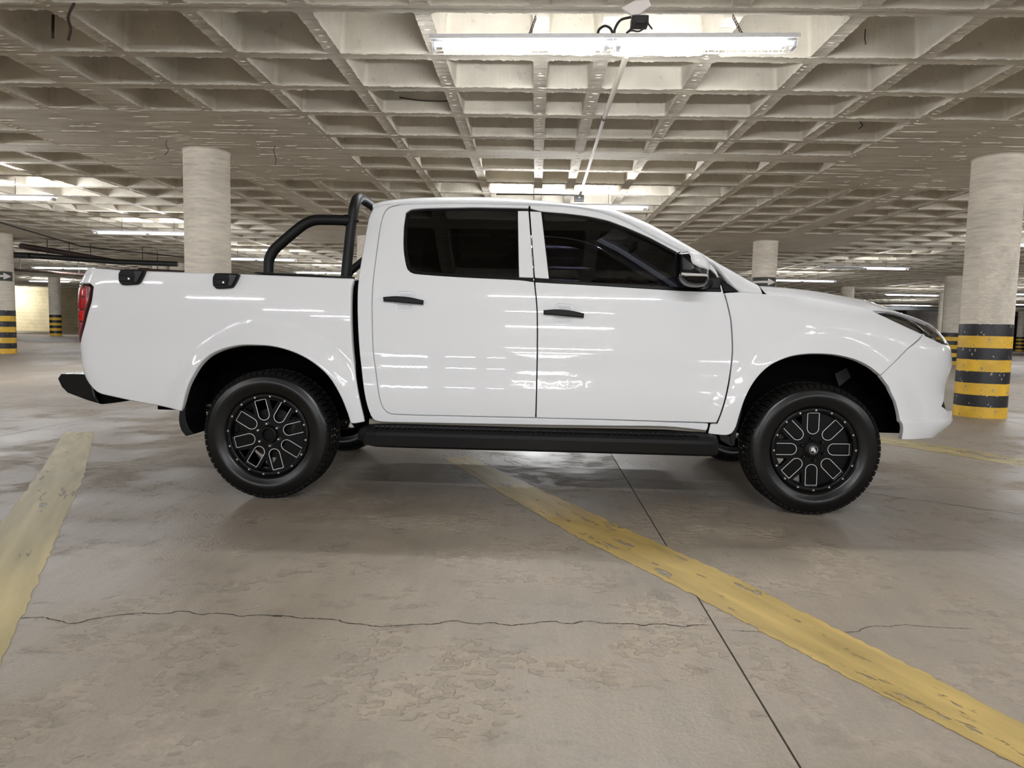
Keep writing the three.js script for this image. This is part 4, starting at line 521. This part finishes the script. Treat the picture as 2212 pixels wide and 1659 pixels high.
// wheels
function wheelGroup(front) {
  const W = new THREE.Group(); W.name = 'wheel';
  const prof = [[0.232, 0.088], [0.244, 0.098], [0.252, 0.108], [0.262, 0.1135], [0.268, 0.1115], [0.285, 0.1195], [0.305, 0.1225], [0.322, 0.1215], [0.336, 0.117], [0.341, 0.1185], [0.350, 0.1145], [0.358, 0.110], [0.366, 0.101], [0.372, 0.094], [0.3745, 0.075], [0.3755, 0.060], [0.367, 0.058], [0.367, 0.047], [0.376, 0.045], [0.3765, 0.006], [0.368, 0.005]];
  const full = [...prof, ...prof.slice().reverse().map(([r, a]) => [r, -a])];
  const geo = [new THREE.LatheGeometry(full.map(([r, a]) => new THREE.Vector2(r, a)), 120).rotateX(Math.PI / 2)];
  const tyre = part('tyre', geo, M.rubber, W);
  const blocks = [], NB = 62; for (let i = 0; i < NB; i++) for (const s of [1, -1]) { const a = ((i + (s > 0 ? 0 : 0.5)) / NB) * Math.PI * 2, c = (g, r, z, tilt) => g.rotateX(tilt).rotateZ(0).translate(0, r, z).rotateZ(a); blocks.push(c(new THREE.BoxGeometry(0.029, 0.012, 0.034), 0.3725, s * 0.082, s * 0.16)); blocks.push(c(new THREE.BoxGeometry(0.029, 0.022, 0.010), 0.359, s * 0.1055, s * 0.35)); blocks.push(c(new THREE.BoxGeometry(0.030, 0.008, 0.036), 0.3735, s * 0.026, 0)); }
  part('tread', blocks, M.tread, W);
  // rim barrel, bead ring
  const lathe = (p, n = 96) => new THREE.LatheGeometry(p.map(([r, a]) => new THREE.Vector2(r, a)), n).rotateX(Math.PI / 2);
  part('rim_barrel', [lathe([[0.222, 0.094], [0.214, 0.07], [0.205, 0.03], [0.20, -0.02], [0.205, -0.09], [0.225, -0.105]])], M.rim, W);
  part('bead_ring', [lathe([[0.247, 0.086], [0.2475, 0.098], [0.244, 0.104], [0.238, 0.1065], [0.222, 0.1065], [0.217, 0.103], [0.2155, 0.094], [0.2155, 0.07]])], M.rim, W);
  const U = (w, r0, r1) => { const p = [[-w + 0.003, r1], [-w, r1 - 0.004]]; for (let i = 0; i <= 12; i++) { const a = Math.PI + (i / 12) * Math.PI; p.push([Math.cos(a) * w, r0 + w + Math.sin(a) * w]); } p.push([w, r1 - 0.004], [w - 0.003, r1]); return p; };
  const turn = (p, a) => p.map(([x, y]) => [x * Math.cos(a) - y * Math.sin(a), x * Math.sin(a) + y * Math.cos(a)]);
  const holes = [], base = front ? D(1) : D(14.7); const circle = (r, n) => Array.from({ length: n }, (_, i) => [r * Math.cos((i / n) * 2 * Math.PI), r * Math.sin((i / n) * 2 * Math.PI)]);
  for (let k = 0; k < 8; k++) { const a = base + (k * Math.PI) / 4; holes.push(turn(U(0.0315, 0.090, 0.209), a)); holes.push(turn([[0, 0.150], [-0.026, 0.204], [0.026, 0.204]], a + Math.PI / 8)); }
  part('spoke_disc', extr(circle(0.2165, 96), 0.034, 0.003, holes, 2).translate(0, 0, 0.038), M.rim, W, 'black spoke disc');
  for (let k = 0; k < 8; k++) { const a = base + (k * Math.PI) / 4; part('milled_edge', extr(turn(U(0.0345, 0.087, 0.212), a), 0.0022, 0.0005, [turn(U(0.0308, 0.0907, 0.2083), a)], 1).translate(0, 0, 0.0716), M.milled, W); }
  const boltG = new THREE.CylinderGeometry(0.0055, 0.006, 0.006, 12).rotateX(Math.PI / 2);
  for (let k = 0; k < 16; k++) { const a = D(front ? 1.4 : 17.3) + (k * Math.PI) / 8; const b = part('rim_bolt', boltG, M.bolt, W); b.position.set(0.2305 * Math.cos(a), 0.2305 * Math.sin(a), 0.109); }
  const nutG = merge([new THREE.CylinderGeometry(0.009, 0.011, 0.02, 6).rotateX(Math.PI / 2), new THREE.SphereGeometry(0.009, 12, 8).translate(0, 0, 0.01)]);
  for (let k = 0; k < 6; k++) { const a = D(front ? 40 : 38) + (k * Math.PI) / 3; const b = part('lug_nut', nutG, front ? M.boltDark : M.bolt, W); b.position.set(0.066 * Math.cos(a), 0.066 * Math.sin(a), 0.078); }
  if (front) {
    part('hub_cap', [lathe([[0.0005, 0.094], [0.033, 0.094], [0.036, 0.090], [0.040, 0.088], [0.046, 0.084], [0.050, 0.076], [0.052, 0.066]], 48), ...Array.from({ length: 18 }, (_, i) => new THREE.BoxGeometry(0.006, 0.006, 0.012).translate(0, 0.050, 0.078).rotateZ((i / 18) * Math.PI * 2))], M.plastic, W);
    part('cap_emblem', [extr([[-0.016, 0.004], [-0.012, 0.013], [-0.002, 0.016], [0.008, 0.013], [0.002, 0.009], [0.009, 0.004], [0.013, -0.006], [0.011, -0.014], [0.003, -0.016], [0.0, -0.008], [-0.006, -0.004], [-0.010, -0.011], [-0.015, -0.006]], 0.002, 0.0005), new THREE.TorusGeometry(0.0225, 0.001, 6, 40)].map((g) => g.translate(0, 0, 0.094)), M.milled, W);
  } else part('hub_bore', [lathe([[0.036, 0.03], [0.036, 0.092], [0.041, 0.095], [0.048, 0.090], [0.052, 0.078], [0.054, 0.066]], 48), cyl(0.012, 0.012, 6, 0, 0, 0.055, 'z'), new THREE.CircleGeometry(0.037, 32).translate(0, 0, 0.045)], M.plastic, W);
  part('brake_disc', [cyl(0.15, 0.022, 48, 0, 0, -0.005, 'z'), cyl(0.075, 0.06, 24, 0, 0, 0.0, 'z')], M.rotor, W);
  part('brake_caliper', rbox(0.07, 0.16, 0.07, front ? -0.15 : 0.145, 0.02, -0.005, 0.015), M.caliper, W);
  void tyre; return W;
}
for (const front of [false, true]) { const [x, y] = WHEELS[front ? 1 : 0], w = wheelGroup(front); w.position.set(x, y, 0.795); truck.add(w); const c = w.clone(); c.position.set(x, y, -0.795); c.rotation.y = Math.PI; truck.add(c); }

// ------------------------------------------------------------------ fluorescent fittings: two tubes end to end under a white tray, hung on chains
const gTray = merge([box(2.52, 0.010, 0.15, 0, 0.056, 0), box(2.52, 0.026, 0.004, 0, 0.043, 0.075), box(2.52, 0.026, 0.004, 0, 0.043, -0.075)]), gTube = cyl(0.016, 1.10, 14, 0, 0, 0, 'x'), gEnd = rbox(0.03, 0.045, 0.08, 0, 0, 0, 0.008);
const gGuard = (() => { const g = []; for (const [y, z] of [[-0.022, -0.066], [-0.034, -0.025], [-0.034, 0.025], [-0.022, 0.066], [0.012, -0.078], [0.012, 0.078]]) g.push(cyl(0.0016, 2.48, 6, 0, y, z, 'x')); for (let i = 0; i <= 34; i++) { const x = -1.24 + (i * 2.48) / 34; g.push(tube([[x, 0.05, -0.079], [x, 0.005, -0.079], [x, -0.022, -0.067], [x, -0.035, -0.025], [x, -0.035, 0.025], [x, -0.022, 0.067], [x, 0.005, 0.079], [x, 0.05, 0.079]], 0.0014, 14, 5)); } return merge(g); })();
function lampLights(o, x, w, near, dimmed = 1) {
  for (const [rx, dy, dz, h, k] of [[-90, -0.018, 0, 0.04, 1.26], [150, -0.003, 0.0395, 0.022, 2.2], [30, -0.003, -0.0395, 0.022, 2.2]]) for (const c of near ? [-0.605, 0.605] : [x]) { const l = new THREE.RectAreaLight(LAMP_COLOR, LAMP_POWER * k * dimmed, near ? 1.08 : w, h); l.position.set(c, dy, dz); l.rotation.x = D(rx); l.castShadow = true; o.add(l); }
}
function lamp(x, z, label, opts = {}) {
  const y = opts.y ?? 2.985, o = thing('fluorescent_lamp', label, 'lamp', [x, y, z], opts.group ?? 'fluorescent ceiling lamps'), dead = opts.dead;
  o.rotation.z = opts.tilt ?? 0;
  part('tray', gTray, M.lampMetal, o);
  for (const s of [-1, 1]) { if (s !== dead) for (const q of [-0.02, 0.02]) { const t = part('tube', gTube, M.tube, o); t.position.set(s * 0.605, 0, q); t.castShadow = false; } else for (const q of [-0.02, 0.02]) { const t = part('tube', gTube, M.lampMetal, o, 'unlit tube'); t.position.set(s * 0.605, 0, q); } }
  for (const e of [-1.24, -0.045, 0.045, 1.24]) { const b = part('lampholder', gEnd, M.lampMetal, o); b.position.set(e, 0.005, 0); }
  if (opts.guard) part('wire_guard', gGuard, M.wire, o);
  const up = HC - y - 0.11;
  if (opts.guard) for (const [cx, tx, tz] of [[-0.58, 0.05, -0.30], [0.90, 0.0, -0.30]]) { const g = []; const n = 16; for (let i = 0; i < n; i++) { const t = (i + 0.5) / n; const l = new THREE.TorusGeometry(0.010, 0.0022, 5, 12).scale(0.7, 1.5, 1); if (i % 2) l.rotateY(Math.PI / 2); g.push(l.translate(cx + tx * t, 0.06 + up * t, tz * t)); } part('chain', g, M.rust, o, 'rusty hanging chain'); }
  else part('hanger', [rod([-0.6, 0.055, 0], [-0.6, 0.06 + up, 0], 0.004, 6), rod([0.6, 0.055, 0], [0.6, 0.06 + up, 0], 0.004, 6)], M.rust, o);
  if (dead) lampLights(o, -dead * 0.605, 1.08, false, 0.7); else lampLights(o, 0, 2.26, opts.guard, z < -14 && x > -20 ? 0.7 : 1);  // lamps in the far bays are turned down to darken the ceiling there
  return o;
}
lamp(0.48, -4.95, 'large fluorescent lamp with wire guard hanging above the truck', { guard: 1, tilt: 0.011, y: 2.988 });
lamp(0.52, -11.3, 'fluorescent lamp just behind the cab roof of the truck');
lamp(-9.25, -11.3, 'fluorescent lamp cut off by the left edge of the frame');
lamp(-8.85, -15.55, 'fluorescent lamp left of the bare column, above the truck bed');
lamp(-8.80, -21.5, 'fluorescent lamp crossed by the rear brace of the roll bar');
lamp(-8.15, -26.6, 'fluorescent lamp low behind the roll bar, just above the bed rail');
lamp(-18.7, -26.8, 'fluorescent lamp above the tail light corner of the truck bed');
lamp(9.75, -25.9, 'fluorescent lamp touching the tip of the arrow sign behind the hood');
lamp(9.55, -20.6, 'half-lit fluorescent lamp over the hood with one dead tube', { dead: -1 });
lamp(11.15, -14.95, 'fluorescent lamp cut off by the right edge of the frame');
lamp(17.8, -33.5, 'upper of two small lamps stacked above the headlight');
lamp(23.6, -44.4, 'lower of two small lamps stacked above the headlight');
lamp(-28.9, -40.2, 'small far lamp in front of the block wall left of the tail light', { y: 3.17 });
lamp(20.9, -31.3, 'small lamp seen right of the large striped column');
lamp(28.2, -40.5, 'far lamp at the right edge beside the distant striped column');
for (const x of [0.5, -9.2, 9.9]) for (const z of [0.9, 6.6, 12.2, 18, 23.6, 29]) lamp(x, z, 'fluorescent lamp hanging behind the camera', { group: 'lamps behind the camera', far: z > 8 });
for (const [x, z] of [[-18.8, 12.2], [-18.8, 18], [20.3, 12.2], [20.3, 18], [-28, 18], [30, 18]]) lamp(x, z, 'fluorescent lamp hanging behind the camera', { group: 'lamps behind the camera', far: 1 });
for (const [x, z] of [[-9.2, -5], [9.9, -5], [9.9, -9.6], [-18.8, -20.5], [-18.8, -15], [-18.8, -9], [20.3, -20.5], [20.3, -14.5], [20.3, -25.9], [0.5, -16.8], [0.5, -22.3], [0.5, -28], [-18.8, 0.9], [20.3, 0.9], [-28, -30], [-28, -23], [0.5, -35], [-8.8, -34], [-41.5, -48.5], [-39.9, -50.3], [36, -56.5]]) lamp(x, z, 'fluorescent lamp hidden from the camera', { group: 'lamps out of sight', far: x > 15 || z < -16 });  // closing entries by the far walls: unseen lamps added to brighten those walls

// ------------------------------------------------------------------ conduit, box, cables, pipes, wires under the slab
{ const t = thing('conduit_pipe', 'pale conduit pipe running away under the ceiling above the cab', 'pipe', [0.67, 0, 0]);
  part('pipe', [rod([0, 3.22, -5.70], [-0.01, 3.24, -7.4], 0.024, 14), rod([-0.01, 3.24, -7.4], [0.0, 3.22, -11.6], 0.020, 14)], M.pipePale, t); part('coupling', cyl(0.028, 0.06, 14, 0, 0, 0).rotateX(Math.PI / 2).translate(-0.01, 3.24, -7.4), M.rust, t); part('clamp', [box(0.012, 0.10, 0.012, 0, 3.30, -6.15), box(0.012, 0.10, 0.012, 0, 3.30, -8.67)], M.rust, t); part('end_box', [rbox(0.16, 0.10, 0.10, 0, 3.21, -11.7, 0.01)], M.black, t); }
{ const t = thing('junction_box', 'pale square cover plate with black box and cables above the lamp', 'box', [0.63, 3.2, -4.93]);
  part('cover_plate', extr([[-0.10, 0.0], [-0.01, 0.055], [0.085, 0.06], [0.10, 0.02], [0.02, -0.045], [-0.03, -0.05]], 0.02, 0.004).rotateX(-0.2).translate(0, 0.015, 0.03), M.signWhite, t); part('box_body', rbox(0.115, 0.06, 0.10, 0.03, -0.055, 0, 0.008), M.black, t);
  part('cable', [tube([[-0.03, -0.03, 0.02], [-0.10, -0.05, 0.02], [-0.135, -0.10, 0.01], [-0.14, -0.15, 0]], 0.009, 30, 8), tube([[-0.145, -0.15, 0], [-0.165, -0.105, 0.01], [-0.205, -0.085, 0.01], [-0.245, -0.11, 0.01], [-0.255, -0.15, 0]], 0.009, 30, 8), tube([[0.0, -0.07, 0.05], [-0.03, -0.12, 0.06], [-0.065, -0.15, 0.05], [-0.03, -0.135, 0.06], [0.02, -0.14, 0.06], [0.06, -0.115, 0.06], [0.085, -0.08, 0.05]], 0.006, 40, 8), tube([[0.07, -0.07, 0.05], [0.09, -0.10, 0.06], [0.11, -0.125, 0.06]], 0.006, 16, 8)], M.cable, t); part('stem', cyl(0.012, 0.2, 10, 0.07, 0.13, 0), M.pipePale, t); }
wireLater();
function wireLater() { const m = part(numbered('ceiling_cable'), tube([[-0.70, 3.22, -11.5], [-0.2, 3.235, -11.55], [0.3, 3.245, -11.6], [0.60, 3.25, -11.65]], 0.012, 24, 6), M.cable, scene); tag(m, 'thin dark cable running sideways to the box end of the conduit', 'cable'); }
function pipeRun(name, label, pts, r, mat, extra) { const t = thing(name, label, 'pipe', [0, 0, 0], 'pipes under the ceiling at the left'); const g = []; for (let i = 0; i + 1 < pts.length; i++) g.push(rod(pts[i], pts[i + 1], r, 12)); part('pipe', g, mat, t); if (extra) part('hanger', extra.map(([x, y, z]) => rod([x, y, z], [x, HC, z], 0.012, 6)), M.pipeDark, t); return t; }
pipeRun('pipe', 'upper brown pipe running from the left column toward the far ceiling', [[-15.0, 3.1, -19.75], [-14.95, 3.1, -21.5], [-15.06, 3.1, -24.3]], 0.085, M.pipeBrown);
pipeRun('pipe', 'lower dark pipe hung on rods behind the left column', [[-17.5, 2.9, -19.2], [-15.2, 2.9, -19.98], [-13.5, 2.9, -21.6], [-11.75, 2.9, -22.0]].map(([x, y, z]) => [x, y - 0.02, z - 0.35]), 0.085, M.pipeDark, [[-14.7, 2.95, -20.4], [-14.3, 2.95, -20.8], [-13.9, 2.95, -21.2], [-12.6, 2.95, -21.8]]);
pipeRun('pipe', 'thin dark conduit slanting across the ceiling above the left column', [[-12.6, 3.24, -15.9], [-14.0, 3.24, -20.9], [-12.3, 3.24, -23.8]], 0.018, M.cable);
pipeRun('pipe', 'short maroon pipe end just above the bed rail', [[-13.4, 2.72, -22.9], [-11.2, 2.72, -24.3]], 0.05, M.pipeBrown, [[-12.9, 2.72, -23.2], [-11.6, 2.72, -24.05]]);
pipeRun('pipe', 'brown pipe low under the far lamps left of the truck', [[-20.3, 2.85, -25.8], [-18.0, 2.80, -27.6]], 0.05, M.rust, [[-19.9, 2.84, -26.1], [-18.4, 2.81, -27.3]]);
{ const t = thing('duct_beam', 'dark duct crossing low behind the headlight and half-hidden column', 'duct', [24, 2.9, -45.6]); part('duct', [rbox(11, 0.26, 0.3, 0, -0.05, 0, 0.03)], M.pipeDark, t); part('lip', rbox(11, 0.06, 0.34, 0, 0.13, 0, 0.02), M.pipePale, t); }
function wire(name, label, pts, r, mat) { const m = part(numbered(name), tube(pts, r, 40, 6), mat, scene); return tag(m, label, 'wire', 'wire ends hanging from the ceiling'); }
wire('hanging_rod', 'short dark rod stub hanging in the coffer at top left', [[-4.03, 3.52, -5.75], [-4.035, 3.42, -5.75], [-4.04, 3.335, -5.75]], 0.011, M.cable);
wire('hanging_rope', 'frayed brown rope hanging from a rib at top left', [[-3.48, 3.37, -5.2], [-3.53, 3.27, -5.2], [-3.515, 3.18, -5.2], [-3.535, 3.10, -5.2]], 0.010, M.rust);
wire('hanging_wire', 'loose wire tail hanging from the flat slab left of the bare column', [[-4.85, 3.37, -9.0], [-4.86, 3.30, -9.0], [-4.83, 3.24, -9.0], [-4.88, 3.18, -9.0]], 0.004, M.cable);
wire('hanging_wire', 'thin curled wire hanging from the flat slab right of the bare column', [[-3.5, 3.37, -9.2], [-3.52, 3.30, -9.2], [-3.49, 3.2, -9.2], [-3.5, 3.12, -9.2]], 0.004, M.cable);
wire('hanging_wire', 'dark wire bundle hanging in a coffer at the right of the ceiling', [[3.62, 3.52, -8.1], [3.60, 3.45, -8.1], [3.63, 3.40, -8.1], [3.59, 3.36, -8.1]], 0.006, M.cable);
wire('hanging_wire', 'single thin wire hanging in a coffer right of the big lamp', [[2.62, 3.52, -5.9], [2.62, 3.45, -5.9], [2.63, 3.40, -5.9]], 0.004, M.cable);
wire('hanging_wire', 'loose cable lying along a coffer wall left of the big lamp', [[-1.55, 3.52, -7.70], [-1.3, 3.49, -7.70], [-1.0, 3.49, -7.70], [-0.95, 3.53, -7.70]], 0.006, M.cable);
{ const w = struct('window_1', box(1.0, 0.9, 0.06, 47.0, 2.75, RZ0 + 0.08), std({ color: 0xffffff, emissive: 0xffffff, emissiveIntensity: 2.5 })); w.castShadow = false; }

renderer.render(scene, camera);
